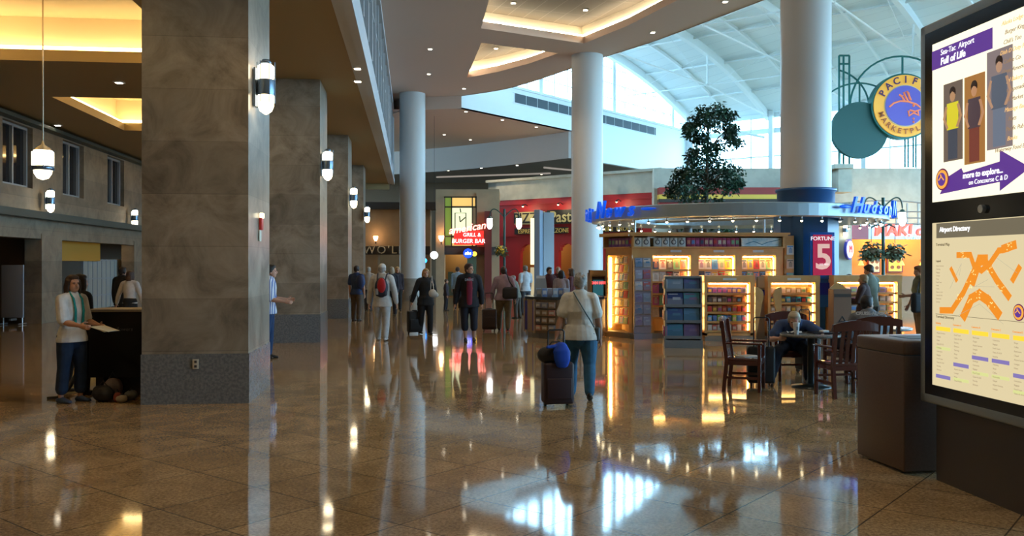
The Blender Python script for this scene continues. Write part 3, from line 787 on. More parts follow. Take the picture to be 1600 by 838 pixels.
EM_blue = mat('blue_letter', (.01,.14,.75), .3, emit=(.0,.10,1.0), es=.45)
def arc_text(txt, a0, a1, size, name):
    mb = MB(); n = len(txt)
    for i, ch in enumerate(txt):
        if ch == ' ': continue
        a = R(a0+(a1-a0)*i/(n-1)); p = ringp(a, RR+.13, 2.93)
        text_mb(ch, size*(1.25 if ch in 'HN' else 1.0), .03, .35, M=facing(p + Vector((0,0,.03 if ch in 'HN' else 0)), (cos(a), sin(a), 0)), mb=mb, bold=.009)
    o = mb.build(name, EM_blue, t)
arc_text('Hudson', 29, 51, .37, 'lettering'); arc_text('News', 57, 77, .37, 'lettering'); arc_text('Hudson', -112, -84, .40, 'lettering'); arc_text('News', -71, -52, .44, 'lettering')
for a0, a1 in ((22, 27), (-47, -41)):
    mb = MB(); mb.tube([ringp(R(a0+(a1-a0)*i/6), RR+.12, 2.93) for i in range(7)], [.02,.035,.04,.04,.03,.02,.01], 0, 6); mb.build('swash', EM_blue, t)
EM_bulb = emis('canopy_bulb', (1,.82,.5), 16)
proto = None; nb = 44
for i in range(nb):
    a = 2*pi*i/nb + .03
    p = RC + ringp(a, RR-.15, 2.64)
    if proto is None:
        proto = thing('canopy_spotlight', 'tiny spotlight hanging under the rim of the ring canopy', 'spotlight', p, a, 'tiny spotlights under the canopy rim')
        mb = MB(); mb.tube([(0,0,.09),(0,0,.03)], .012, 0, 6); mb.lathe([(.012,.05),(.035,.0)], n=10); mb.build('fitting', M_steel, proto)
        mb = MB(); mb.ball((0,0,0), (.028,.028,.03), 0, 8); mb.build('bulb', EM_bulb, proto)
    else: dup(proto, p, a)

# ------------------------------------------------------------------ news kiosk
M_wood = mat('maple', (.62,.36,.14), .35, coat=.2, noise=(3.5, (.55,.30,.11), 5))
M_woodin = mat('maple_inside', (.70,.48,.24), .5)
M_kbase = mat('kiosk_base', (.20,.19,.17), .4)
EM_tube = emis('shelf_tube', (1.0,.58,.17), 36)
ORD = ['first','second','third','fourth','fifth','sixth','seventh','eighth','ninth','tenth','eleventh','twelfth','thirteenth','fourteenth','fifteenth','sixteenth']
PAL = {}
def pmat(c):
    k = tuple(round(x, 2) for x in c)
    if k not in PAL: PAL[k] = mat('print_%d' % len(PAL), k, .35)
    return PAL[k]
def cname(c):
    r, g, b = c; m = max(c)
    if m < .1: return 'dark'
    if min(c) > .45: return 'white'
    if r > .5 and g > .38 and b < .25: return 'yellow'
    if r >= m and g < .6*r and b < .6*r: return 'orange' if g > .3*r and b < .3*r else 'red'
    if b >= m and r > .55*b and g < .6*b: return 'purple'
    if b >= m: return 'blue'
    if g >= m: return 'green'
    return 'tan'
COVER = [(.55,.05,.05),(.65,.60,.55),(.10,.25,.55),(.70,.50,.08),(.15,.12,.10),(.60,.25,.15),(.20,.45,.25),(.62,.58,.52),(.45,.10,.30),(.05,.08,.15),(.6,.45,.35)]
_cov = {}
def cover_mesh(kind, w, h, c1, c2):
    if kind == 'boxed_mug': c2 = (.08,.07,.09)
    key = (kind, round(w,2), round(h,2), c1, c2)
    if key in _cov: return _cov[key]
    mb = MB()
    if kind == 'magazine':
        mb.box((0,0,h/2), (w,.012,h), 0); mb.box((0,-.0075,h*.86), (w*.8,.003,h*.13), 1)
        mb.box((w*.05,-.0075,h*.42), (w*.5,.003,h*.5), 2); mb.ball((w*.05,-.006,h*.66), (w*.13,.004,h*.10), 1, 8)
    elif kind == 'boxed_mug':
        mb.box((0,.02,h/2), (w,.07,h), 0, bev=.004); mb.ball((0,-.016,h*.5), (w*.34,.004,w*.34), 1, 12); mb.ball((0,-.019,h*.5), (w*.22,.004,w*.22), 0, 10); mb.box((0,-.017,h*.88), (w*.2,.004,h*.12), 1)
    elif kind in ('travel_book', 'postcard'):
        mb.box((0,.01,h/2), (w,.02,h), 0); mb.box((0,-.002,h*.3), (w*.96,.003,h*.5), 2); mb.box((w*.1,-.004,h*.55), (w*.5,.003,h*.2), 1); mb.box((-w*.12,-.005,h*.88), (w*.6,.003,h*.10), 1)
    else:
        mb.box((0,.02,h/2), (w,.07,h), 0, bev=.004); mb.box((0,-.017,h*.5), (w*.7,.003,h*.45), 1); mb.box((0,-.018,h*.3), (w*.4,.003,h*.12), 2)
    c3 = tuple(.5*(a+b)*.8 for a, b in zip(c1, c2))
    _cov[key] = mb.mesh(kind, [pmat(c1), pmat(c2), pmat(c3)]); return _cov[key]
def row_items(kind, origin, rz, x0, x1, n, h, cols, place, group, lean=.0, catg=None, wide=.92, z=0):
    M = Matrix.Translation(origin) @ Matrix.Rotation(rz, 4, 'Z')
    for i in range(n):
        w = (x1-x0)/n*wide; x = x0+(x1-x0)*(i+.5)/n
        c1 = cols[i % len(cols)] if isinstance(cols, list) else cols; c2 = random.choice([(.30,.38,.50),(.20,.15,.30),(.08,.20,.35),(.40,.45,.55)] if kind in ('travel_book','postcard') else COVER)
        o = bpy.data.objects.new(kind, cover_mesh(kind, w, h, c1, c2)); COL.objects.link(o)
        o.location = M @ Vector((x, 0, z)); o.rotation_euler = (-lean, 0, rz)
        tag(o, '%s %s, %s %s' % (cname(c1), kind.replace('_', ' ').replace('boxed mug','box').replace('travel ',''), ORD[i], place), catg or kind.replace('_', ' '), group)
def shelf_bay(t, x0, x1, z0, z1, zs, depth=.42, lit=True, y=0, mull=None):
    """an open lit bay in local x/z, opening at y, going back by depth"""
    mb = MB(); mb.box(((x0+x1)/2, y+depth+.01, (z0+z1)/2), (x1-x0, .02, z1-z0)); mb.build('back_panel', M_woodin, t)
    for z in zs:
        mb = MB(); mb.box(((x0+x1)/2, y+depth/2+.02, z), (x1-x0-.005, depth-.06, .022)); mb.box(((x0+x1)/2, y+.035, z+.015), (x1-x0-.005, .012, .045)); mb.build('shelf', M_wood, t)
    if lit:
        mb = MB(); mb.tube([(x1-.035, y+.07, z0+.05), (x1-.035, y+.07, z1-.05)], .014, 0, 8); mb.build('light_tube', EM_tube, t)
        mb = MB(); mb.tube([(x0+.05, y+.07, z1-.035), (x1-.05, y+.07, z1-.035)], .014, 0, 8); mb.build('light_tube', EM_tube, t)

# main display block, front at D 20.9
K0 = Vector((2.79, 20.85, 0)); K1 = Vector((6.42, 21.2, 0)); KZ = atan2(K1.y-K0.y, K1.x-K0.x); KL = (K1-K0).length
t = thing('magazine_display', 'tall maple news kiosk wall of lit magazine bays under the ring canopy', 'display stand', K0, KZ)
def lp(px, D=21.0): return ((Vector((X(px,D), D, 0))-K0).dot((K1-K0).normalized()))
bays = [(lp(1018), lp(1079)), (lp(1092), lp(1151)), (lp(1162), lp(1217))]
mb = MB()
xs = [0.0] + [v for b in bays for v in b] + [KL]
for i in range(0, len(xs), 2): mb.box(((xs[i]+xs[i+1])/2, .26, 1.07), (xs[i+1]-xs[i], .50, 1.9))
mb.box((KL/2, .26, 2.02), (KL, .52, .17)); mb.box((KL/2, .28, .1), (KL, .52, .02))
mb.box((KL/2, .62, 1.2), (KL, .2, 2.4))
mb.box((KL/2, .25, 2.40), (KL+.14, .72, .045)); mb.box((KL/2, .25, 2.44), (KL+.22, .80, .05)); mb.box((KL/2, .2, 2.12), (KL+.04, .6, .03))
for x in (0.02, KL-.02): mb.box((x, .2, 2.25), (.04, .55, .27))
# angled left wing
wing = [(0,0), (-.42,.98), (-.42,1.5), (0,1.5)]
WLN = Vector((-.42,.98,0)); WA = atan2(-.98, .42); WW = WLN.length
Mw = Matrix.Translation((-.42,.98,0)) @ Matrix.Rotation(WA, 4, 'Z')
mb.box((.05,.22,1.07), (.10,.44,1.9), M=Mw); mb.box((WW-.06,.22,1.07), (.12,.44,1.9), M=Mw)
mb.box((WW/2,.22,2.02), (WW,.44,.17), M=Mw); mb.box((WW/2,.15,2.42), (WW+.12,.6,.08), M=Mw); mb.box((WW/2,.2,2.12), (WW+.04,.55,.03), M=Mw)
mb.box((WW/2,.55,1.2), (WW,.2,2.4), M=Mw); mb.box((-.02,.2,2.25), (.04,.5,.27), M=Mw)
mb.build('cabinet', M_wood, t)
mb = MB(); mb.box((KL/2, .26, .06), (KL+.1, .7, .12)); mb.box((WW/2,.22,.06), (WW+.1,.62,.121), M=Mw); mb.build('kick_base', M_kbase, t)
for (x0, x1) in bays: shelf_bay(t, x0, x1, .14, 1.93, [.45+.28*k for k in range(5)])
# wing bay children placed through a helper empty-free transform
zs = [.30+.205*k for k in range(8)]
mb = MB(); mb.box((WW/2, .42, 1.03), (WW-.2, .02, 1.8), M=Mw); mb.build('back_panel', M_woodin, t)
for z in zs: mb = MB(); mb.box((WW/2, .22, z), (WW-.22, .36, .02), M=Mw); mb.build('shelf', M_wood, t)
mb = MB(); mb.tube([(.17,.03,.2),(.17,.03,1.88)], .022, 0, 8, M=Mw); mb.build('light_tube', emis('tube_hot', (1,.60,.18), 60), t)
Kw = Matrix.Translation(K0) @ Matrix.Rotation(KZ, 4, 'Z')
o0 = Kw @ Vector((-.42,.98,0))
for k, z in enumerate(zs): row_items('magazine', Kw @ (Mw @ Vector((0,.10,0))), KZ+WA, .24, WW-.14, 4, .17, random.sample(COVER, 4), 'along the %s shelf up, angled kiosk wing' % ORD[k], 'magazines on the angled wing', .15, z=z+.012)
for bi, (x0, x1) in enumerate(bays):
    for k in range(5):
        z = .45+.28*k
        if bi > 0 and k < 3: continue
        row_items('magazine', Kw @ Vector((0,.12,0)), KZ, x0+.02, x1-.05, 5 if bi == 0 else 5, .235, random.sample(COVER, 5), 'along the %s shelf up, %s tall magazine bay' % (ORD[k], ('left','middle','right')[bi]), 'magazines in the tall bays', .12, z=z+.035)
# header shelf goods
def hp(a): return lp(a, 20.95)
row_items('boxed_mug', Kw @ Vector((0,.06,0)), KZ, hp(989), hp(1016), 2, .21, [(.60,.58,.55)], 'at the left end of the kiosk header shelf', 'white boxes on the header shelf', z=2.137)
row_items('boxed_mug', Kw @ Vector((0,.06,0)), KZ, hp(1021), hp(1073), 4, .21, [(.55,.55,.55)], 'of the main white boxes on the header shelf', 'white boxes on the header shelf', z=2.137)
row_items('book', Kw @ Vector((0,.06,0)), KZ, hp(1074), hp(1160), 12, .21, [(.32,.03,.10),(.40,.05,.12),(.28,.04,.14)], 'of the crimson books on the header shelf', 'crimson books on the header shelf', z=2.137)
row_items('book', Kw @ (Mw @ Vector((0,.06,0))), KZ+WA, .05, WW-.05, 7, .21, [(.20,.08,.36),(.25,.10,.40)], 'of the purple books on the header shelf of the angled wing', 'purple books above the wing', z=2.137)
t2 = thing('picture_panel', 'pale blue panoramic picture panel at the right of the header shelf', 'picture', Kw @ Vector(((hp(1162)+hp(1229))/2,.03,2.245)), KZ)
w = hp(1229)-hp(1162); mb = MB(); mb.box((0,0,0), (w,.03,.2)); mb.build('frame', M_white, t2)
mb = MB(); mb.box((0,-.02,0), (w*.97,.01,.18)); mb.build('print', mat('sky_print', (.35,.55,.68), .3, noise=(5, (.75,.82,.85), 4)), t2)
mb = MB(); mb.tube([(-.4,-.03,-.05),(-.2,-.03,.02),(0,-.03,-.06),(.15,-.03,.0),(.35,-.03,.04),(.45,-.03,.07)], .008, 0, 5); mb.build('drawing', mat('print_teal', (.02,.2,.35), .4), t2)
for i, px in enumerate((1055, 1124, 1188)):
    x = lp(px); t2 = tag(MB().box((0,0,0), (.26,.012,.05)).build('shelf_label', mat('label_white', (.55,.58,.58), .4)), ('small white header label above the left tall bay','small white header label above the middle tall bay','small white header label above the right tall bay')[i], 'label')
    p = Kw @ Vector((x, -.012, 2.03)); t2.location = p; t2.rotation_euler = (0,0,KZ)
# right end panel with hung magazines
t = thing('end_rack', 'narrow maple end panel with hung magazines at the right end of the kiosk', 'display stand', Kw @ Vector((KL+.14,.05,0)), KZ)
mb = MB(); mb.box((0,.2,1.2), (.24,.5,2.4)); mb.build('panel', M_wood, t)
for k, z in enumerate((1.95, 1.62, 1.3, .98, .66)):
    o = bpy.data.objects.new('magazine', cover_mesh('magazine', .17, .22, COVER[(k*3+7) % 11], COVER[(k*2+2) % 11])); COL.objects.link(o)
    o.location = Kw @ Vector((KL+.14, -.065, z)); o.rotation_euler = (0,0,KZ); tag(o, 'magazine hung %s from the top on the narrow end panel' % ORD[k], 'magazine', 'magazines on the end panel')
# postcard rack in front of the left pier
t = thing('postcard_rack', 'grey wire rack of postcards at the left front corner of the kiosk', 'rack', Kw @ Vector((lp(1005,20.7), -.14, 0)), KZ)
mb = MB(); mb.box((0,.04,1.0), (.40,.03,1.75)); mb.box((0,.02,.06), (.42,.12,.12)); mb.build('rack_panel', mat('rack_violet_grey', (.26,.24,.30), .4), t)
mb = MB()
for k in range(6): mb.tube([(-.2,-.03,.3+k*.27),(.2,-.03,.3+k*.27)], .006, 0, 5)
mb.build('wire', M_steel, t)
pc = [(.25,.28,.45),(.35,.33,.42),(.62,.58,.55),(.18,.20,.33),(.45,.12,.12),(.30,.35,.50)]
for r in range(6): row_items('postcard', Kw @ Vector((lp(1005,20.7), -.15, 0)), KZ, -.19, .19, 2, .20, random.sample(pc, 2), 'along the %s row up of the postcard rack' % ORD[r], 'postcards on the corner rack', .08, wide=.9, z=.31+r*.27)

# low front cabinets
def low_cabinet(px0, px1, D, label, rows, where, zt=1.46, hot=False):
    x0, x1 = X(px0, D), X(px1, D); L = x1-x0
    t = thing('display_cabinet', label, 'display cabinet', ((x0+x1)/2, D, 0))
    mb = MB(); h = L/2
    mb.box((-h+.03,.28,.78), (.06,.56,1.36)); mb.box((h-.05,.28,.78), (.10,.56,1.36)); mb.box((0,.275,zt-.065), (L+.012,.574,.15)); mb.box((0,.53,.75), (L,.04,1.4)); mb.box((0,.27,.15), (L,.54,.06))
    mb.build('cabinet', M_wood, t)
    mb = MB(); mb.box((0,.28,.06), (L-.04,.5,.12)); mb.build('kick_base', M_steel, t)
    zs = [.20+.21*k for k in range(5)]
    shelf_bay(t, -h+.06, h-.1, .18, zt-.14, zs, .46)
    mb = MB(); mb.box((0,-.008,zt-.07), (.3,.012,.05)); mb.build('header_label', mat('label_white', (.55,.58,.58), .4), t)
    for k, cols in enumerate(rows):
        row_items('packet', Vector(((x0+x1)/2, D+.10, 0)), 0, -h+.08, h-.16, 8, .15, cols, 'along the %s shelf up, %s' % (ORD[k], where), 'packets in the low cabinets', z=zs[k]+.012, wide=.88)
    return t
low_cabinet(1101, 1179, 20.1, 'low lit maple cabinet of packets behind the grey book tower', [[(.6,.55,.5),(.5,.12,.1)], [(.10,.35,.65),(.12,.2,.5),(.3,.65,.1)], [(.5,.06,.04),(.28,.10,.05),(.45,.25,.08)], [(.12,.06,.05),(.35,.2,.12)], [(.13,.10,.35),(.18,.15,.45)]], 'cabinet beside the book tower')
low_cabinet(1200, 1281, 20.1, 'low lit maple cabinet of packets behind the seated man in blue', [[(.5,.3,.2),(.2,.3,.4)], [(.25,.15,.1),(.5,.4,.2)], [(.3,.2,.12),(.6,.5,.3)], [(.10,.10,.12),(.05,.45,.65)], [(.55,.45,.3),(.35,.25,.12)]], 'cabinet behind the man in blue')
low_cabinet(1303, 1409, 20.6, 'low lit cabinet with a white front edge behind the standing couple', [[(.6,.5,.3),(.5,.3,.2)], [(.55,.5,.45),(.4,.2,.1)], [(.3,.3,.35),(.6,.5,.2)], [(.35,.2,.1),(.5,.45,.4)], [(.15,.15,.4),(.6,.5,.5)]], 'cabinet behind the standing couple')
# curved wood fins and grey partition
for i, (a, b) in enumerate(((1179, 1190), (1206, 1220))):
    D = 19.9; t = tag(MB().prism([(0,0)]+[(.30*cos(R(u*9))*1, 1.05+.17*sin(R(u*9))) for u in range(0, 11)]+[(0,1.2)], 0, .06, 0, Matrix.Rotation(R(90), 4, 'X')).build('curved_fin', M_wood),
        ('curved maple side fin at the right end of the first low cabinet', 'curved maple side fin at the left end of the second low cabinet')[i], 'side panel')
    t.data.vertices.foreach_get
    sgn = 1 if i == 0 else -1
    for v in t.data.vertices: v.co.x *= sgn*.62
    t.data.flip_normals() if sgn < 0 else None
    t.location = (X(1179 if i == 0 else 1220, D), D, 0)
t = thing('notice_partition', 'grey partition with pinned notices between the two low cabinets', 'partition', (X(1192,20.4), 20.4, 0))
mb = MB(); mb.box((0,0,.72), (.30,.04,1.44)); mb.build('panel', mat('partition_grey', (.32,.33,.36), .5), t)
mb = MB(); mb.box((-.02,-.03,1.32), (.20,.01,.26)); mb.build('notice', mat('notice_white', (.5,.55,.62), .5), t)
mb = MB(); mb.box((0,-.03,1.08), (.14,.01,.13)); mb.build('blue_square', mat('square_blue', (.0,.02,.5), .4), t)

# grey book tower in front
D = 18.45; t = thing('book_tower', 'grey free-standing book tower with travel covers in front of the kiosk', 'book rack', (X(1070,D), D+.25, 0), R(-6))
mb = MB(); mb.box((0,0,.08), (.78,.56,.16)); mb.box((0,0,1.46), (.74,.5,.04)); mb.box((-.36,0,.8), (.03,.5,1.3)); mb.box((.36,0,.8), (.03,.5,1.3)); mb.box((0,.05,.8), (.7,.03,1.3))
for k in range(4): mb.box((0,-.14,.20+k*.325), (.7,.24,.02)); mb.box((0,-.25,.225+k*.325), (.7,.01,.05))
mb.build('rack_frame', mat('tower_grey', (.22,.25,.28), .3, .3), t)
Tm = t.location.copy()
tc_ = [(.06,.22,.35),(.15,.12,.30),(.05,.10,.28),(.10,.25,.45),(.03,.06,.20),(.08,.30,.42),(.20,.30,.42),(.12,.14,.35)]
for k in range(4): row_items('travel_book', Tm + Matrix.Rotation(R(-6), 3, 'Z') @ Vector((0,-.22,0)), R(-6), -.34, .34, 2, .27, [tc_[k*2], tc_[k*2+1]], 'along the %s tier up of the grey tower' % ORD[k], 'travel books on the tower', .12, z=.22+k*.325, catg='book', wide=.95)
Rm = Matrix.Translation(Tm) @ Matrix.Rotation(R(-6), 4, 'Z')
for k in range(4): row_items('paperback', Rm @ Vector((-.385,0,0)), R(-96), -.22, .22, 3, .20, random.sample(COVER, 3), 'along the %s tier up, grey tower side' % ORD[k], 'paperbacks on the side of the tower', 0, z=.24+k*.325, catg='book')

# register cabinet left of the block
D = 22.6; x0, x1 = X(921,D), X(957,D)
t = thing('register_cabinet', 'maple cabinet with a screen and a lit bay behind the grey-haired woman', 'cabinet', ((x0+x1)/2, D, 0))
L = x1-x0; h = L/2
mb = MB(); mb.box((0,.4,.75), (L,.5,1.5)); mb.box((h-.10,.1,.8), (.16,.3,1.55)); mb.box((-h+.03,.1,.8), (.06,.3,1.55)); mb.box((0,.1,1.5), (L,.34,.14)); mb.box((0,.1,.1), (L,.3,.2)); mb.build('cabinet', M_wood, t)
mb = MB(); mb.box((-.07,.05,1.12), (L-.26,.1,.55), bev=.01); mb.build('screen_housing', M_black, t)
mb = MB(); mb.box((-.07,-.003,1.1), (L-.32,.01,.45)); mb.build('screen', emis('screen_teal', (.02,.10,.12), 1), t)
text_mb('CNN HITS', .085, .004, M=facing((-.07,-.012,1.25),(1,0,0)), bold=.003).build('screen_caption', emis('caption_red', (1,.05,.05), 4), t)
for k in range(4): row_items('magazine', Vector(((x0+x1)/2, D-.06, 0)), 0, h-.19, h-.01, 1, .26, [COVER[k*2]], 'on the %s level up beside the dark screen' % ORD[k], 'magazines beside the screen', z=.25+k*.32)

# counter at the left of the kiosk
t = thing('round_counter', 'rounded dark-topped counter with blue panels left of the grey-haired woman', 'counter', (X(884,21.6), 21.6, 0))
def cp_(r, a): return (r*1.0*sin(R(a)), -r*cos(R(a)))
pts = [cp_(1.0, a) for a in range(-75, 76, 15)]
outl = [(-.93,.5)] + [(x*.96, y*.95) for x, y in pts] + [(.93,.5)]
mb = MB(); mb.prism(outl, .12, .90); mb.build('body', mat('counter_tan', (.30,.22,.15), .5), t)
mb = MB(); mb.prism([(x*1.06, y*1.06) for x, y in outl], .90, .96); mb.build('worktop', mat('worktop_dark', (.05,.055,.06), .2), t)
mb = MB(); mb.prism([(x*.98, y*.98) for x, y in outl], 0, .12); mb.build('kick_base', M_kbase, t)
mb = MB()
for a0, a1 in ((-88, -52),): mb.quad(*[Vector((*cp_(.985, a), z)) for a, z in ((a0,.16),(a1,.16),(a1,.86),(a0,.86))])
mb.build('blue_panel', mat('counter_blue', (.03,.02,.25), .35), t)
mb = MB()
for a in (-90, -50, -10, 30, 70): x, y = cp_(1.0, a); mb.box((x, y, .51), (.04,.04,.8), rz=R(a))
mb.build('stile', mat('stile_tan', (.5,.4,.32), .4), t)
cx0 = Vector((X(884,21.6), 21.6, 0))
for r in range(4):
    for i, a in enumerate((-42,-32,-22, 0, 10, 20)):
        x, y = cp_(1.02, a); c1 = random.choice([(.30,.20,.12),(.35,.25,.2),(.15,.13,.12),(.45,.2,.15),(.25,.25,.3)])
        o = bpy.data.objects.new('newspaper', cover_mesh('packet', .15, .13, c1, (.5,.48,.45))); COL.objects.link(o); o.location = cx0 + Vector((x, y, .18+r*.175)); o.rotation_euler = (0,0,R(a))
        tag(o, 'folded newspaper, %s from the left in the %s row up of the round counter front' % (ORD[i], ORD[r]), 'newspaper', 'newspapers on the counter front')
for i, px in enumerate((842, 851, 859, 868, 876, 885)):
    c1 = [(.30,.40,.55),(.15,.25,.50),(.45,.50,.6)][i % 3]
    for j, (h_, w_) in enumerate(((.20,.12),)):
        D = 21.1-.1*(i % 2); o = bpy.data.objects.new('gift_box', cover_mesh('packet', w_, h_, c1, (.6,.62,.65))); COL.objects.link(o); o.location = (X(px,D), D, .96)
        tag(o, 'blue and white gift box, %s from the left on the dark worktop' % ORD[i], 'box', 'gift boxes on the round counter')
D = 21.7; t = thing('card_stand', 'white peaked card stand on the round counter', 'stand', (X(845,D), D, .96))
mb = MB(); mb.prism([(-.17,0),(.17,0),(.12,.42),(-.12,.42)], -.03, .03, 0, Matrix.Rotation(R(90), 4, 'X')); mb.build('stand_panel', mat('stand_grey', (.3,.32,.33), .5), t)
mb = MB(); mb.box((0,0,.45), (.22,.05,.07)); mb.build('header', mat('stand_white', (.65,.65,.65), .5), t)

# brown register stand behind the seated man
D = 17.5; t = thing('brown_stand', 'brown boxy stand with an arched back in front of the lit cabinets', 'stand', (X(1312,D), D, 0))
mb = MB(); mb.box((0,0,.62), (.34,.3,1.24)); mb.build('body', mat('stand_brown', (.20,.12,.08), .5), t)
mb = MB(); mb.prism([(-.17,1.2)]+[(-.17+.34*u/8, 1.24+.12*sin(pi*u/8)) for u in range(9)]+[(.17,1.2)], -.02, .02, 0, Matrix.Translation((0,.1,0)) @ Matrix.Rotation(R(90), 4, 'X')); mb.build('arched_back', M_wood, t)
mb = MB(); mb.box((0,-.155,1.12), (.32,.01,.06)); mb.build('nameplate', M_dark, t)

# ------------------------------------------------------------------ indoor tree
def leaf_cloud(mb, centres, n, size, seed, mi=0):
    rnd = random.Random(seed)
    for _ in range(n):
        c, r = rnd.choice(centres)
        u = Vector((rnd.gauss(0,1), rnd.gauss(0,1), rnd.gauss(0,1))).normalized()*r*(rnd.random()**.45)
        p = Vector(c)+Vector((u.x,u.y,u.z*.8))
        a = rnd.uniform(0, 2*pi); d = Vector((cos(a), sin(a), rnd.uniform(-1.4,.1))).normalized(); sd = d.cross(Vector((rnd.uniform(-1,1),rnd.uniform(-1,1),1))).normalized()
        L = size*rnd.uniform(.7,1.3); w = L*.26
        mb.add([p, p+d*L*.5+sd*w, p+d*L, p+d*L*.5-sd*w], [(0,1,2,3)], mi)
DT = 28; tb = Vector((X(1102,DT), DT, 0))
t = thing('fig_tree', 'tall dark-leaved indoor fig tree rising behind the ring canopy', 'tree', tb)
def tp(px, py, dy=0): p = at(px, py, DT+dy) - tb; return p
mb = MB(); trunk = [Vector((0,0,.4)), tp(1103,360), tp(1104,290), tp(1105,240), tp(1107,200), tp(1116,172)]
mb.tube(trunk, [.09,.075,.06,.045,.03,.015], 0, 8)
cl = [(1080,205,.38),(1088,190,.42),(1100,176,.4),(1122,172,.42),(1138,180,.34),(1116,192,.42),(1142,200,.3),(1075,197,.22),(1095,215,.35),(1100,232,.5),(1082,242,.3),(1120,228,.4),(1148,222,.34),(1140,210,.25),
      (1110,250,.5),(1085,258,.42),(1065,272,.4),(1058,288,.42),(1080,280,.5),(1100,270,.55),(1128,262,.5),(1145,270,.45),(1152,285,.3),(1120,285,.5),(1140,292,.4),(1070,300,.45),(1050,300,.3),(1095,300,.5),
      (1060,345,.4),(1085,350,.5),(1110,345,.5),(1135,350,.4),(1148,345,.25),(1075,325,.5),(1120,322,.5)]
rnd = random.Random(3); cen = []
for cx_, cy_, r in cl:
    c = tp(cx_, cy_, rnd.uniform(-.6,.6)); cen.append((c, r*.85))
    near = min(trunk[1:], key=lambda q: (q-c).length + (2 if q.z > c.z else 0)); mb.tube([near, (near+c)/2+Vector((0,0,.12)), c], [.03,.02,.008], 0, 5)
mb.build('trunk', mat('bark', (.10,.075,.05), .8), t)
mb = MB(); leaf_cloud(mb, cen, 9000, .13, 5); mb.build('foliage', mat('fig_leaf', (.018,.06,.045), .45, noise=(3, (.035,.10,.05), 2)), t)
mb = MB(); mb.lathe([(.35,0),(.5,.5),(.52,.55),(.46,.56),(.44,.5),(.0,.48)], n=28); mb.build('planter', mat('planter_brown', (.2,.12,.08), .5), t)

# ------------------------------------------------------------------ lamp posts
def lamp_post(px, D, arms, label, top, zl, baskets=None):
    t = thing('lamp_post', label, 'lamp post', (X(px,D), D, 0)); M_ = mat('post_dark_green', (.01,.055,.045), .4)
    mb = MB(); mb.tube([(0,0,0),(0,0,top)], .055, 0, 10); mb.lathe([(.2,0),(.16,.15),(.08,.3)], n=16)
    mb.build('pole', M_, t)
    for sx in arms:
        mb = MB(); w = abs(sx); s = 1 if sx > 0 else -1
        mb.tube([(s*w*(1-cos(R(u*9)))/1.0*1.0 if False else s*w*sin(R(u*4.5+0)) , 0, top-.35+.35*sin(R(u*9))) if u <= 20 else 0 for u in range(0, 21)], .025, 0, 6)
        mb.build('arm', M_, t)
        mb = MB(); mb.lathe([(.02,zl+.28),(.11,zl+.22),(.12,zl-.12),(.06,zl-.24)], c=(sx,0,0), n=14); mb.build('lantern', emis('lantern_white', (1,.9,.85), 9), t)
        mb = MB(); mb.tube([(sx,0,top-.36),(sx,0,zl+.25)], .015, 0, 5); mb.lathe([(.13,zl+.2),(.05,zl+.3)], c=(sx,0,0), n=12); mb.build('lantern_cap', M_, t)
    if baskets:
        for q, bx in enumerate(baskets):
            mb = MB(); mb.tube([(0,0,2.95),(bx*.5,0,3.05),(bx,0,2.95)], .03, 0, 6); mb.tube([(bx,0,2.95),(bx,0,2.45)], .008, 0, 5); mb.build('basket_arm', M_, t)
    return t
lamp_post(788, 38, (-.62,.62), 'twin-lantern lamp post in the distance left of the middle column', 4.05, 3.45)
lamp_post(1380, 30, (.64,-.64), 'green twin-arm lamp post with hanging baskets at the right', 3.95, 3.25, (-.4,.4))
for i, px in enumerate((1361, 1398)):
    D = 30; t = thing('hanging_plant', ('hanging basket plant left of the green lamp post', 'hanging basket plant right of the green lamp post')[i], 'plant', at(px, 392, D))
    mb = MB(); mb.lathe([(.05,-.18),(.22,-.1),(.27,.03)], n=16); mb.build('basket', mat('basket_brown', (.16,.11,.07), .7), t)
    mb = MB(); leaf_cloud(mb, [((0,0,.1),.3),((.1,0,-.1),.28),((-.15,0,-.1),.25)], 260, .2, 8+i); mb.build('leaves', mat('basket_leaf', (.12,.15,.09), .6), t)
    mb = MB(); mb.tube([(0,0,.05),(0,0,.47)], .006, 0, 4); mb.build('chain', M_black, t)
t = thing('hanging_plant', 'yellow-flowered basket plant on the distant lamp post', 'plant', at(782, 391, 37.6))
mb = MB(); leaf_cloud(mb, [((0,0,0),.3)], 150, .18, 4); mb.build('leaves', mat('basket_leaf', (.12,.15,.09), .6), t)
mb = MB(); leaf_cloud(mb, [((0,-.1,.05),.22)], 70, .14, 14); mb.build('flowers', mat('yellow_flower', (.8,.5,.02), .6), t)
mb = MB(); mb.tube([(0,0,0),(.16,.4,.2)], .01, 0, 4); mb.build('chain', M_black, t)

# ------------------------------------------------------------------ distant pylon directory (middle)
t = thing('information_pylon', 'tall grey double-slab information pylon with a lit poster edge in the distance', 'information sign', (X(846,33), 33, 0))
mb = MB(); mb.box((-.1,0,1.85), (.20,.9,3.7), rz=R(-10)); mb.build('slab', mat('pylon_blue_grey', (.25,.33,.45), .35, .3), t)
mb = MB(); mb.box((.28,.5,1.85), (.42,.08,3.6), rz=R(20)); mb.build('slab', mat('pylon_grey', (.17,.18,.20), .35, .3), t)
mb = MB(); mb.box((-.30,-.25,2.55), (.22,.04,1.7), rz=R(-10)); mb.build('lit_poster', emis('pylon_poster', (1,.88,.5), 1.6), t)
mb = MB(); mb.box((-.30,-.25,.95), (.22,.04,1.3), rz=R(-10)); mb.build('lower_poster', emis('pylon_poster2', (.9,.75,.45), .6), t)

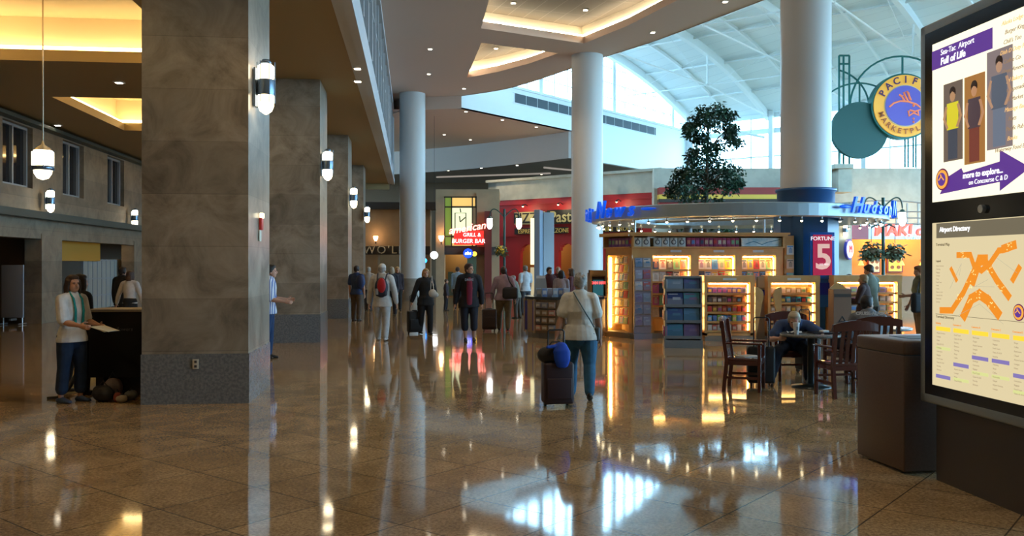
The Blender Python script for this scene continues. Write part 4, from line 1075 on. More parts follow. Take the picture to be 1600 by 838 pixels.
# ------------------------------------------------------------------ clock building and far shops (left centre)
DC = 46.0
t = thing('corner_building', 'tan corner shop building with a green-framed clock window', 'building', (X(715,DC), DC, 0))
mb = MB(); pbox(mb, 681, 694, 309, 480, DC-.2, DC+.8); pbox(mb, 744, 780, 301, 480, DC+.2, DC+1.2); pbox(mb, 681, 780, 296, 309, DC+.3, DC+4); pbox(mb, 681, 780, 300, 480, DC+3.8, DC+4); rel(mb, 'tan_wall', M_tan, t)
M_gl = mat('lit_green_glass', (.10,.16,.03), .3, emit=(.25,.38,.06), es=.55); M_fr = mat('window_frame_dark', (.03,.035,.02), .5)
mb = MB(); pbox(mb, 694, 706, 309, 383, DC+.1, DC+.16); rel(mb, 'green_pane', M_gl, t)
mb = MB(); pbox(mb, 706, 742, 309, 322, DC+.1, DC+.16); pbox(mb, 706, 742, 372, 384, DC+.1, DC+.16); rel(mb, 'amber_pane', mat('lit_amber_glass', (.3,.2,.05), .3, emit=(1,.62,.18), es=.9), t)
mb = MB(); pbox(mb, 706, 737, 325, 368, DC+.1, DC+.16); rel(mb, 'clock_face', emis('clock_glow', (.85,.92,.55), 1.2), t)
mb = MB()
for px in (694.5, 705.5, 738, 744): pbox(mb, px-.9, px+.9, 307, 386, DC-.02, DC+.1)
for py in (308, 323.5, 369.5, 385.5): pbox(mb, 694, 745, py-1, py+1, DC-.02, DC+.1)
rel(mb, 'window_frame', M_fr, t)
mb = MB(); a = [at(711,333,DC+.05), at(728,333,DC+.05), at(728,362,DC+.05), at(711,362,DC+.05)]
mb.tube(a, .03, 0, 5, closed=True); mb.tube([at(719,347,DC+.04), at(727,340,DC+.04)], .03, 0, 5); mb.tube([at(719,347,DC+.04), at(718,338,DC+.04)], .03, 0, 5); mb.tube([at(719,326,DC+.05), at(720,332,DC+.05)], .03, 0, 5)
rel(mb, 'clock_hands', M_fr, t)
mb = MB(); pbox(mb, 694, 780, 386, 398, DC, DC+.5); rel(mb, 'dark_lintel', M_dark, t)
mb = MB(); pbox(mb, 700, 708, 425, 462, DC+1, DC+1.1); pbox(mb, 730, 744, 398, 480, DC-.1, DC+.4); rel(mb, 'green_panel', mat('dull_green_panel', (.10,.14,.09), .7), t)
mb = MB(); pbox(mb, 694, 780, 398, 480, DC+2.2, DC+2.3); rel(mb, 'shop_back_wall', mat('back_amber', (.33,.20,.08), .7), t)
mb = MB(); pbox(mb, 757, 768, 330, 480, DC-.4, DC+.2); rel(mb, 'maroon_pier', mat('maroon', (.14,.02,.015), .5), t)
point('shop_lamp', (X(720,DC+1.4), DC+1.4, 2.4), 30, (1,.7,.35), .2)
t = thing('neon_sign', 'red neon script burger sign over the clock building entrance', 'neon sign', at(731, 368, DC-.5))
mb = MB(); mb.box((.05,0,-.12), (1.5,.1,.72)); mb.build('sign_box', mat('neon_box', (.55,.02,.02), .4, emit=(1,.03,.02), es=.9), t)
text_mb('american', .52, .03, .35, M=facing((-.05,-.08,.36),(1,0,.16),(-.16,0,1)), bold=.006).build('script_lettering', emis('neon_script', (1,.25,.2), 5), t)
text_mb('GRILL &', .26, .02, .1, M=facing((.2,-.08,.02),(1,0,0)), bold=.004).build('lettering', emis('neon_pink', (1,.4,.4), 3.5), t)
text_mb('BURGER BAR', .29, .02, .1, M=facing((0.03,-.08,-.3),(1,0,0)), bold=.004).build('lettering', emis('neon_pink', (1,.4,.4), 3.5), t)
def round_light(px, py, D, r, col, s, label, txt=None, nm='x', hang=None):
    t = thing('round_lightbox', label, 'lit sign', at(px, py, D)); Mx = Matrix.Rotation(R(90), 4, 'X')
    mb = MB(); mb.lathe([(r*1.06,-.06),(r*1.06,.06)], n=24, M=Mx); mb.build('rim', M_black, t)
    mb = MB(); mb.lathe([(r,.05),(r,.09)], n=24, M=Mx); mb.build('lit_face', emis('rl_'+nm, col, s), t)
    if txt: text_mb(txt, r*.95, .02, .1, M=facing((0,-.11,0),(1,0,0)), bold=.005).build('lettering', emis('rl_w', (1,1,1), 3), t)
    mb = MB(); mb.tube([(0,.06,0),(0,.5,.0)] if not hang else [(0,0,r),(0,0,hang-t.location.z)], .03 if not hang else .007, 0, 6); mb.build('bracket' if not hang else 'hanging_rod', M_black, t)
round_light(731.5, 396, DC-.35, .24, (.01,.06,1), 2.2, 'round blue lit sign with white lettering under the clock window', 'nbs', 'blue')
round_light(678.5, 399, 45, .19, (1,1,1), 6, 'white oval lit sign beside the farthest column', None, 'white', ZH if False else 9.15)
round_light(663.5, 407.5, 44.6, .12, (.02,.3,1), 5, 'small blue lit sign beside the farthest column', None, 'cyan', 9.15)
round_light(741.5, 397, DC-.3, .12, (1,.6,.05), 2.5, 'small amber lit sign right of the round blue one', None, 'amber')
def small_sconce(px, py, D, label):
    t = thing('uplight', label, 'wall lamp', at(px, py, D))
    mb = MB(); mb.lathe([(.05,-.14),(.13,.02),(.14,.14)], n=14); mb.build('lamp_glass', emis('uplight_pink', (1,.62,.35), 11), t)
    mb = MB(); mb.tube([(0,0,-.3),(0,0,-.12)], .03, 0, 6); mb.tube([(0,.0,-.25),(0,.3,-.25)], .02, 0, 6); mb.build('bracket', M_black, t)
    point('uplight_glow', at(px, py-5, D) + Vector((0,-.1,.2)), 6, (1,.6,.22), .08)
small_sconce(689.5, 373, DC-.45, 'small pink-glass wall lamp on the tan pier left of the clock window')
small_sconce(587, 373, 51.6, 'small pink-glass wall lamp on the distant tan wall left of the farthest column')
# distant tan block behind the far columns
t = thing('tan_building', 'distant tan block with metal lettering beyond the farthest pillar', 'building', (X(600,52), 52, 0))
mb = MB(); pbox(mb, 560, 672, 326, 398, 52, 53); pbox(mb, 560, 590, 398, 480, 52, 53); pbox(mb, 640, 672, 398, 480, 52, 53); pbox(mb, 560, 672, 398, 480, 56, 56.2); rel(mb, 'tan_wall', M_tan, t)
mb = MB(); pbox(mb, 555, 680, 316, 327, 51.6, 53); rel(mb, 'cornice', M_dark, t)
mb = text_mb("WO'LIO", .66, .04, M=facing(at(568, 391, 51.85),(1,0,0)), align='LEFT', bold=.004, spacing=1.25); rel(mb, 'metal_lettering', mat('chrome_letters', (.75,.72,.65), .25, .8), t)
mb = MB(); pbox(mb, 562, 672, 385, 398, 51.95, 52.02); rel(mb, 'dark_band', M_dark, t)

# left recess furnishings
b0, b1 = bleft(129,-11.3), bleft(196,-11.3); LP_ = (b1-b0)/5
t = thing('partition_screen', 'white gridded folding partition in the left alcove', 'screen', B(-11.3, (b0+b1)/2), TH+R(90))
mb = MB()
for i in range(5): mb.box((-LP_*2+i*LP_, 0, 1.0), (LP_-.06,.04,1.75))
mb.build('panel', mat('screen_white', (.36,.38,.36), .5), t)
mb = MB()
for i in range(11): mb.box((-LP_*2.5+i*LP_/2, .01, .95), (.06,.09,1.9))
for z in (.6, 1.2, 1.86): mb.box((0,.01,z), (LP_*5,.08,.05))
mb.build('frame', M_grey, t)
b0, b1 = bleft(84,-11.25), bleft(152,-11.25); p = B(-11.25, (b0+b1)/2)
t = thing('lit_bulkhead', 'amber lit bulkhead above the white partition', 'bulkhead', (p.x, p.y, 2.25), TH+R(90))
mb = MB(); mb.box((0,0,0), (b1-b0,.2,.85)); mb.build('bulkhead_board', mat('amber_glow_board', (.34,.19,.03), .6, emit=(.8,.42,.03), es=.05), t)  # faint emission stands in for lamplight falling on the board
p = B(-11.3, bleft(20,-11.3)); t = thing('display_board', 'grey upright display board on the floor at the far left', 'display board', (p.x, p.y, 0), 0)
mb = MB(); mb.box((0,0,.95), (.62,.06,1.5), bev=.01); mb.build('board', mat('board_grey', (.24,.26,.30), .5), t)
mb = MB(); mb.box((0,0,.15), (.06,.3,.06)); mb.tube([(-.27,0,0),(-.27,0,.3)], .02, 0, 6); mb.tube([(.27,0,0),(.27,0,.3)], .02, 0, 6); mb.tube([(-.27,-.2,.03),(-.27,.2,.03)], .02, 0, 6); mb.tube([(.27,-.2,.03),(.27,.2,.03)], .02, 0, 6); mb.build('foot', M_steel, t)
point('alcove_lamp', B(-12.0, bleft(150,-12)-.5, 2.6), 25, (1,.65,.25), .2)

# ceiling downlights
EM_dl = emis('downlight_glow', (1,.86,.65), 18)
proto = None
DLs = [(915,15,ZH+.7,'in the large high coffer, right'), (802,4,ZH+.7,'in the large high coffer, left'), (775,75,ZH+.7,'in the triangular high coffer'), (1020,50,ZH,'by the curved ceiling edge, right'),
       (1133,2,ZH,'by the curved ceiling edge at the top'), (670,115,ZH,'left of the triangular coffer'), (725,138,ZH,'below the triangular coffer'), (672,76,ZH,'on the taupe ceiling, upper left'),
       (728,174,9.15,'on the lower soffit, left'), (785,187,9.15,'on the lower soffit, middle'), (838,198,9.15,'on the lower soffit, right'), (694,210,9.15,'on the lower soffit, farthest left'), (735,218,9.15,'on the lower soffit, second row'),
       (700,266,7.7,'in the dark far ceiling, left'), (752,262,7.7,'in the dark far ceiling, middle'), (846,272,7.7,'in the dark far ceiling, right'), (808,258,7.7,'in the dark far ceiling, upper right'), (892,265,7.7,'in the dark far ceiling beside the middle column'),
       (559,106,ZL,'yellow, on the brown soffit, nearer'), (559,126,ZL,'yellow, on the brown soffit, farther'), (90,195,ZL,'on the brown ceiling by the left windows'), (186,128,ZL,'on the beam between the left coffers')]
for px, py, z, lb in DLs:
    D = (z-EYE)*FPX/(HZ-py); p = (X(px,D), D, z)
    if proto is None:
        proto = thing('downlight', 'small recessed downlight '+lb, 'ceiling lamp', p, 0, 'recessed ceiling downlights')
        mb = MB(); mb.box((0,0,-.012), (.2,.2,.024)); mb.build('trim_ring', mat('downlight_trim', (.6,.55,.5), .4), proto)
        mb = MB(); mb.box((0,0,-.028), (.12,.12,.012)); mb.build('lens', EM_dl, proto)
    else: dup(proto, p, 0, 'small recessed downlight '+lb)
# ceiling light troughs far away
for i, (a, b) in enumerate((((682,277),(860,271)), ((850,262),(892,266)))):
    z = 7.64; pa = [((z-EYE)*FPX/(HZ-q[1])) for q in (a, b)]
    mb = MB(); mb.tube([(X(a[0],pa[0]), pa[0], z), (X(b[0],pa[1]), pa[1], z)], .06, 0, 6)
    tag(mb.build('light_trough', emis('trough', (.9,.8,.7), .3)), ('long thin light trough in the dark far ceiling', 'short thin light trough in the far ceiling beside the middle column')[i], 'ceiling lamp')

# added warm fill spots over hall and walkway, apart from the modelled downlights
def spot(loc, e, col=(1,.8,.55), size=R(130), r=.12, blend=.8):
    l = bpy.data.lights.new('warm_fill_spot', 'SPOT'); l.energy = e; l.color = col; l.spot_size = size; l.spot_blend = blend; l.shadow_soft_size = r
    o = bpy.data.objects.new('warm_fill_spot', l); COL.objects.link(o); o.location = loc; return o
for p in ((1.5,9.0,9.6), (1.5,20,9.6), (0.5,31,9.6), (-1.2,50,9.0), (3,40,9.0)): spot(p, 520, (1,.78,.5))
for b in (8, 17.5, 30, 41): spot(B(-6.4, b, 5.7), 110, (1,.72,.38))
for b in (10, 22, 34): spot(B(-1.6, b, 5.7), 60, (1,.7,.35))

# ------------------------------------------------------------------ foreground directory sign
S0 = Vector((3.35, 7.3, 0)); SW = 1.55     # far end of the face; it runs toward the viewer along -U
SR = Vector((-UX, -UY, 0))
sc_ = S0 + SR*SW/2
t = thing('directory_sign', 'large backlit airport directory and advertising pylon at the right edge', 'information sign', (sc_.x, sc_.y, 0), atan2(SR.y, SR.x))
# local x runs toward the viewer, local -y is the face normal (to the left)
h = SW/2
mb = MB(); z0, z1 = .62, 3.66
for x in (-h+.045, h-.045): mb.box((x,.18,(z0+z1)/2), (.09,.42,z1-z0), bev=.02)
for z in (z0+.045, z1-.045): mb.box((0,.18,z), (SW,.42,.09), bev=.02)
mb.box((0,.22,(z0+z1)/2), (SW-.1,.34,z1-z0-.1))
mb.build('casing', mat('casing_grey', (.30,.34,.36), .35, .4), t)
mb = MB(); mb.box((0,-.0,(z0+z1)/2), (SW-.15,.06,z1-z0-.15)); mb.build('black_bezel', mat('bezel_black', (.008,.008,.01), .15), t)
mb = MB(); mb.box((-.02,.2,.31), (SW-.25,.30,.62)); mb.build('base', mat('sign_base_brown', (.06,.045,.04), .35), t)
mb = MB(); mb.lathe([(.03,-.02),(.03,.02)], n=12, M=Matrix.Translation((.05,-.04,2.135)) @ Matrix.Rotation(R(90), 4, 'X')); mb.build('lock', M_steel, t)
x0, x1 = -h+.19, h-.16; yb = -.035
def sgn_box(xa, xb, za, zb, y, name, m, dep=.004):
    mb = MB(); mb.box(((xa+xb)/2, y, (za+zb)/2), (abs(xb-xa), dep, abs(zb-za))); return mb.build(name, m, t)
u0, u1 = 2.225, 3.475; 
def UP(u, v): return x0+(x1-x0)*u, u0+(u1-u0)*v
EM_cr = mat('backlit_cream', (0,0,0), .3, emit=(1.0,.93,.66), es=1.25); M_pur = mat('backlit_purple', (0,0,0), .3, emit=(.10,.03,.26), es=1.0)
sgn_box(x0, x1, u0, u1, yb, 'upper_poster', EM_cr)
def prect(u_, v_, uu, vv, name, m, lay=1): a = UP(u_, v_); b = UP(uu, vv); return sgn_box(a[0], b[0], a[1], b[1], yb-.003*lay, name, m)
prect(0, .835, .62, .955, 'purple_banner', M_pur)
EMt = emis('ink_white', (1,1,1), 1.3)
def ptext(s, u, v, size, m, name, lay=2, align='LEFT', shear=0, bold=0):
    a = UP(u, v); o = text_mb(s, size, .0008, shear, M=facing((a[0], yb-.003*lay-.002, a[1]), (1,0,0)), align=align, bold=bold).build(name, m, t); return o
ptext('Sea-Tac  Airport', .10, .925, .062, EMt, 'banner_text', shear=.1); ptext('Full of Life', .10, .868, .075, EMt, 'banner_text', bold=.002, shear=.1)
def photo(u_, uu, v_, vv, bgc, person_cols, nm):
    prect(u_, v_, uu, vv, nm, emis(nm+'_bg', bgc, .8), 1)
    cx = (u_+uu)/2; w = uu-u_; mb = MB(); hh = vv-v_
    def P(u, v): a = UP(u, v); return (a[0], yb-.0075, a[1])
    sk, top, bot = person_cols
    mb.ball(P(cx, v_+hh*.83), (.035,.003,.05), 0, 10); mb.ball(P(cx, v_+hh*.87), (.040,.0025,.045), 3, 10)
    a = P(cx-w*.30, v_+hh*.40); b = P(cx+w*.30, v_+hh*.74); mb.box(((a[0]+b[0])/2, a[1], (a[2]+b[2])/2), (b[0]-a[0], .003, b[2]-a[2]), 1, bev=.02)
    for sx in (-1, 1): mb.tube([P(cx+sx*w*.30, v_+hh*.70), P(cx+sx*w*.44, v_+hh*.55), P(cx+sx*w*.25, v_+hh*.42)], .012, 0, 5)
    a = P(cx-w*.24, v_+hh*.02); b = P(cx+w*.24, v_+hh*.42); mb.box(((a[0]+b[0])/2, a[1]+.001, (a[2]+b[2])/2), (b[0]-a[0], .003, b[2]-a[2]), 2)
    mb.build('pictured_figure', [emis(nm+'0', sk, .8), emis(nm+'1', top, .9), emis(nm+'2', bot, .7), emis('hair_ink', (.03,.015,.01), .8)], t)
photo(.13, .33, .24, .72, (.18,.13,.10), ((.55,.3,.15), (.75,.65,.03), (.08,.09,.12)), 'left_photo')
photo(.35, .55, .20, .72, (.45,.20,.05), ((.6,.3,.15), (.08,.05,.06), (.25,.06,.04)), 'middle_photo')
photo(.57, .80, .26, .82, (.28,.22,.22), ((.55,.32,.2), (.10,.12,.16), (.20,.24,.32)), 'right_photo')
a = [UP(u, v) for u, v in ((.10,.02),(.10,.115),(.24,.20),(.24,.19),(.70,.19),(.70,.27),(.95,.12),(.70,-.03),(.70,.035),(.10,.02))]
mb = MB(); pts = [UP(u, v) for u, v in ((.09,.045),(.14,.10),(.12,.13),(.32,.185),(.34,.155),(.69,.185),(.69,.25),(.95,.125),(.69,-.0+.02),(.69,.07))]
mb.prism([(p[0], p[1]) for p in pts], 0, .003, 0, Matrix.Translation((0, yb-.004, 0)) @ Matrix.Rotation(R(90), 4, 'X')); mb.build('purple_arrow', M_pur, t)
ptext('more to explore...', .34, .135, .062, EMt, 'arrow_text', 3, shear=.1, bold=.0015); ptext('on Concourse C & D', .40, .09, .05, EMt, 'arrow_text', 3, shear=.1)
def mini_logo(x, z, r, y):
    Mx = lambda yy: Matrix.Translation((x, yy, z)) @ Matrix.Rotation(R(90), 4, 'X')
    mb = MB(); mb.lathe([(r,-.001),(r,.001)], n=28, M=Mx(y)); mb.lathe([(r*.86,-.001),(r*.86,.001)], n=28, M=Mx(y-.003), mi=1); mb.lathe([(r*.6,-.001),(r*.6,.001)], n=24, M=Mx(y-.006), mi=2)
    mb.tube([(x-r*.4,y-.009,z-.05*r),(x,y-.009,z+r*.25),(x+r*.4,y-.009,z-.1*r)], r*.06, 1, 5); mb.tube([(x,y-.009,z+r*.2),(x-r*.1,y-.009,z+r*.45)], r*.06, 1, 5)
    mb.build('round_logo', [emis('logo_dark', (.15,.02,.08), 1), emis('logo_orange', (1,.42,.06), 1), emis('logo_violet', (.12,.04,.28), 1)], t)
lg = UP(.125,.135); mini_logo(lg[0], lg[1], .085, yb-.012)
scr = ['Alaska Lodge','Burger King',"Chili's Too",'Dish D Duty Free','Coffee Co.','Great American','Bagel Bakery','La Tapenade','Sushi Market',"Massage Bar",'Nuts','Pacific Pub','Books','Waterway Food Express']
for i, s in enumerate(scr):
    c = emis('ink_brown', (.35,.22,.12), .9) if i % 3 else emis('ink_orange', (.95,.55,.2), 1)
    ptext(s, .80 + (.02 if i % 2 else -.0), .95-.054*i, .042, c, 'script_text', 2, 'CENTER' if False else 'CENTER', .35)
# lower directory
l0, l1 = .78, 2.06
def LP(u, v): return x0+(x1-x0)*u, l0+(l1-l0)*v
EM_cr2 = mat('backlit_ivory', (0,0,0), .3, emit=(1.0,.84,.50), es=.72)
sgn_box(x0, x1, l0, l1, yb, 'directory_poster', EM_cr2)
def lrect(u_, v_, uu, vv, name, m, lay=1): a = LP(u_, v_); b = LP(uu, vv); return sgn_box(a[0], b[0], a[1], b[1], yb-.003*lay, name, m)
EM_gy = emis('header_grey', (.20,.17,.11), .8)
lrect(.05, .905, .97, .995, 'header_band', EM_gy)
def ltext(s, u, v, size, m, name, lay=2, align='LEFT', bold=0):
    a = LP(u, v); return text_mb(s, size, .0008, 0, M=facing((a[0], yb-.003*lay-.002, a[1]), (1,0,0)), align=align, bold=bold).build(name, m, t)
EM_ink = emis('ink_dark', (.16,.12,.06), .8)
ltext('Airport Directory', .09, .955, .052, EMt, 'header_text', bold=.0015); ltext('Terminal Map', .05, .865, .032, EM_ink, 'map_title'); ltext('Terminal Directory', .05, .425, .03, EM_ink, 'list_title')
ltext('Legend', .05, .765, .022, EM_ink, 'legend_title')
EM_or = emis('map_orange', (.95,.30,.02), .9)
mb = MB()
def strip2(pl, w): 
    for i in range(len(pl)-1):
        a = Vector(LP(*pl[i])); b = Vector(LP(*pl[i+1])); d = (b-a).normalized(); n = Vector((-d.y, d.x))*w/2; e = d*w*.3
        ps = [a-e+n, b+e+n, b+e-n, a-e-n]; mb.add([(p.x, yb-.005-.0004*i, p.y) for p in ps], [(0,1,2,3)], 0)
strip2([(.28,.80),(.41,.80),(.45,.73),(.52,.71),(.60,.75),(.68,.82),(.76,.83)], .045); strip2([(.72,.83),(.82,.85)], .06)
strip2([(.47,.74),(.34,.58),(.22,.47),(.10,.465)], .05); strip2([(.50,.77),(.43,.64)], .07); strip2([(.56,.76),(.66,.66),(.77,.57)], .055); strip2([(.5,.77),(.56,.77)], .08)
strip2([(.34,.44),(.42,.545),(.50,.575),(.58,.545),(.68,.47)], .075); strip2([(.21,.72),(.27,.65)], .035); strip2([(.86,.73),(.80,.66)], .045)
mb.build('map_buildings', EM_or, t)
mb = MB(); rnd = random.Random(9)
for _ in range(60):
    u, v = rnd.choice([(.45,.7),(.4,.63),(.6,.72),(.7,.62),(.5,.57),(.42,.54),(.62,.52),(.3,.55),(.77,.84),(.34,.8)]); a = LP(u+rnd.uniform(-.03,.03), v+rnd.uniform(-.02,.02))
    mb.box((a[0], yb-.009, a[1]), (.008,.001,.008))
mb.build('map_symbols', emis('map_yellow', (1,.8,.3), 1.1), t)
mb = MB()
for pl in ([(.20,.60),(.32,.75),(.30,.68)], [(.58,.66),(.46,.62)], [(.62,.80),(.84,.70)], [(.22,.42),(.5,.52),(.72,.42)], [(.4,.62),(.64,.62)]):
    mb.tube([(LP(*q)[0], yb-.005, LP(*q)[1]) for q in pl], .0012, 0, 4)
mb.build('map_roads', emis('road_grey', (.45,.42,.3), .9), t)
lg = LP(.855,.49); mini_logo(lg[0], lg[1], .058, yb-.006)
a = LP(.5,.44); mb = MB(); mb.box((a[0], yb-.004, a[1]), ((x1-x0)*.92,.001,.003)); mb.build('rule', EM_ink, t)
words = ['Airport Services','Ticketing','Baggage','Lounges','Shops','Food Court','News','Coffee','Gates A1-A14','Gates B1-B15','Restrooms','Security','Exchange','Chapel','Elevators','Concourse']
EM_tx = emis('ink_mid', (.45,.34,.20), .9); EM_yl = emis('bar_yellow', (1,.66,.05), 1.05); EM_vi = emis('bar_violet', (.25,.20,.50), .9); EM_lg = emis('bar_green', (.72,.74,.30), .95)
for c in range(5):
    u = .045+c*.19
    ltext(['Ticketing','Concourse A','Concourse B','Concourse C','Concourse D'][c], u, .385, .019, EM_or, 'column_title')
    lrect(u, .34, u+.155, .365, 'yellow_bar', EM_yl)
    vb = (.05,.14,.20,.20,.14)[c]; lrect(u, vb, u+.155, vb+.022, 'violet_bar', EM_vi); lrect(u, vb-.085+(.0 if c else .26), u+.155, vb-.067+(.0 if c else .26), 'green_bar', EM_lg)
    mb = MB()
    for r in range(13):
        v = .325-.0225*r
        if v < .02 or abs(v-vb-.011) < .02: continue
        a = LP(u+.01, v); text_mb(words[(r*3+c*5) % 16], .017, .0004, M=facing((a[0], yb-.006, a[1]), (1,0,0)), align='LEFT', mb=mb)
    mb.build('list_text', EM_tx, t)
mb = MB()
for r in range(12): a = LP(.05, .735-.02*r); text_mb(words[r], .015, .0004, M=facing((a[0], yb-.006, a[1]), (1,0,0)), align='LEFT', mb=mb)
mb.build('legend_text', EM_tx, t)

# ------------------------------------------------------------------ brown waste bin
pa, pb = Vector((3.12,8.1,0)), Vector((3.23,7.38,0)); ang = atan2((pb-pa).y, (pb-pa).x); L = (pb-pa).length
t = thing('waste_bin', 'tall brown box-shaped waste bin beside the directory sign', 'bin', pa, ang)   # local +x toward viewer, local +y away to the right
M_bin = mat('bin_brown', (.105,.062,.042), .35, noise=(60, (.12,.07,.05), 3))
mb = MB(); mb.box((L/2,.34,.50), (L,.68,.96), bev=.012); mb.build('body', M_bin, t)
mb = MB(); mb.box((L/2,.34,1.04), (L+.012,.69,.115), bev=.02); mb.build('lid', M_bin, t)
mb = MB(); mb.box((L/2,.34,.985), (L-.01,.67,.02)); mb.build('seam', M_black, t)
mb = MB(); mb.box((L/2,.36,1.099), (L*.45,.34,.004)); mb.build('opening', M_black, t)

# ------------------------------------------------------------------ tables and chairs
M_ch = mat('mahogany', (.085,.022,.016), .25, coat=.4); M_seat = mat('seat_gloss', (.10,.035,.028), .15, coat=.6)
def chair(loc, rz, label, first=[None]):
    """local +Y is the way the sitter faces"""
    if first[0] is not None: return dup(first[0], loc, rz, label)
    t = thing('wooden_armchair', label, 'chair', loc, rz, 'dark wooden slat-back armchairs')
    w, d = .27, .22
    mb = MB(); mb.box((0,.0,.435), (.52,.48,.035), bev=.012); mb.build('seat', M_seat, t)
    mb = MB()
    for z, sx in ((.395, 1),):
        mb.box((0,d,.39), (.5,.025,.06)); mb.box((0,-d,.39), (.5,.025,.06)); mb.box((w-.01,0,.39), (.025,.42,.06)); mb.box((-w+.01,0,.39), (.025,.42,.06))
    mb.build('seat_rail', M_ch, t)
    for sx in (-1, 1):
        mb = MB(); mb.box((sx*w,d,.32), (.045,.045,.64), bev=.006); mb.build('front_leg', M_ch, t)
        mb = MB(); pts = [(-d-.03,0),(-d+.01,.42),(-d-.06,.96)]
        mb.loft([[Vector((sx*w+a*.022, y+b*.025, z)) for a, b in ((-1,-1),(1,-1),(1,1),(-1,1))] for y, z in pts], 0, False); mb.build('back_post', M_ch, t)
        mb = MB(); mb.box((sx*w,0,.19), (.025,.42,.035)); mb.build('stretcher', M_ch, t)
        mb = MB(); mb.box((sx*w,.02,.655), (.06,.50,.028), bev=.01); mb.build('armrest', M_ch, t)
    mb = MB(); mb.box((0,d-.0,.25), (.5,.022,.03)); mb.build('stretcher', M_ch, t)
    mb = MB(); n = 10; rings = []
    for i in range(n+1):
        u = -1+2*i/n; x = u*(w+.045); y = -d-.065-.03*(1-u*u); zt_ = .955+.055*(1-u*u); zb = .86+.02*(1-u*u)
        rings.append([Vector((x,y-.014,zb)), Vector((x,y+.014,zb)), Vector((x,y+.010,zt_)), Vector((x,y-.018,zt_))])
    mb.loft(rings, 0, False); mb.build('top_rail', M_ch, t)
    for i in range(5):
        x = -.17+i*.085; mb = MB()
        mb.loft([[Vector((x+a*.024, y+b*.007, z)) for a, b in ((-1,-1),(1,-1),(1,1),(-1,1))] for y, z in ((-d+.01,.45),(-d-.02,.65),(-d-.075,.88))], 0, False); mb.build('slat', M_ch, t)
    first[0] = t; return t
def fang(dx, dy): return atan2(dy, dx)-pi/2
chair((3.22,12.38,0), fang(.92,-.36), 'dark wooden armchair seen from the side at the left of the cafe table')
chair((4.36,11.78,0), fang(-.17,.98), 'dark wooden armchair seen from behind, nearest the brown bin')
chair((4.20,13.42,0), fang(.04,-1), 'dark wooden armchair under the man in the blue shirt')
chair((4.98,13.25,0), fang(-.95,-.25), 'dark wooden armchair with a shining back at the far right of the cafe table')
chair((5.13,12.75,0), fang(.10,1), 'dark wooden armchair under the man in the grey shirt')
M_tt = mat('tabletop_speckle', (.20,.19,.17), .25, noise=(70, (.12,.12,.11), 3)); M_iron = mat('cast_iron', (.02,.03,.035), .3, .5)
def table(loc, label, r=.42):
    t = thing('cafe_table', label, 'table', loc)
    mb = MB(); mb.lathe([(r,.715),(r+.008,.725),(r+.008,.745),(r,.752)], n=40); mb.build('tabletop', M_tt, t)
    mb = MB(); mb.lathe([(.06,.03),(.05,.1),(.05,.69),(.14,.715)], n=20); mb.build('pedestal', M_iron, t)
    mb = MB(); mb.lathe([(.27,0),(.27,.015),(.12,.04),(.06,.05)], n=32); mb.build('base', M_iron, t); return t
TB = Vector((4.22,12.64,0)); table(TB, 'round speckled cafe table the man in blue leans on')
table((5.75,13.9,0), 'round cafe table beside the man in the grey shirt')
t = thing('paper_cup', 'tall paper drinking cup with a straw on the cafe table', 'cup', (TB.x-.235, TB.y-.08, .752))
mb = MB(); mb.lathe([(.032,0),(.045,.15)], n=20); mb.build('cup', mat('cup_white', (.62,.62,.62), .5), t)
mb = MB(); mb.lathe([(.048,.148),(.048,.158),(.02,.162)], n=20); mb.build('lid', mat('lid_white', (.6,.62,.64), .3), t)
mb = MB(); mb.tube([(0,0,.15),(.01,0,.22),(.03,0,.235)], .0035, 0, 6); mb.build('straw', mat('straw_pink', (.6,.2,.25), .4), t)
mb = MB(); mb.box((0,-.041,.08), (.03,.003,.05)); mb.build('printed_mark', M_grey, t)
t = thing('food_tray', 'dark tray with wrappers on the cafe table', 'tray', (TB.x+.18, TB.y+.02, .752))
mb = MB(); mb.box((0,0,.006), (.36,.27,.012), bev=.005)
for a, b, c, d in ((0,.135,.36,.01),(0,-.135,.36,.01),(.18,0,.01,.27),(-.18,0,.01,.27)): mb.box((a,b,.012), (c,d,.022))
mb.build('tray', mat('tray_dark', (.02,.02,.03), .3), t)
mb = MB(); mb.box((.03,0,.026), (.11,.09,.03), bev=.008, rz=.4); tag(mb.build('food_box', mat('cup_white', (.62,.62,.62), .5)), 'small white food box on the tray', 'food box').location = (TB.x+.16, TB.y+.02, .757)
mb = MB(); rnd = random.Random(2); n = 7
g = [[Vector((i*.03-.09, j*.03-.09, .01+rnd.uniform(0,.03))) for j in range(n)] for i in range(n)]
mb.add([p for r in g for p in r], [(i*n+j, i*n+j+1, (i+1)*n+j+1, (i+1)*n+j) for i in range(n-1) for j in range(n-1)], 0, True)
tag(mb.build('paper_wrapper', mat('wrapper', (.55,.57,.6), .6)), 'crumpled pale wrapper beside the cup', 'wrapper').location = (TB.x-.25, TB.y-.02, .752)
t = thing('newspaper_sheet', 'folded paper lying on the seat of the left armchair', 'paper', (3.24,12.36,.454), .5)
mb = MB(); mb.box((0,0,.006), (.26,.2,.01)); mb.box((.03,.02,.014), (.22,.17,.006), rz=.2); mb.build('paper_sheet', mat('newsprint', (.5,.48,.45), .7), t)

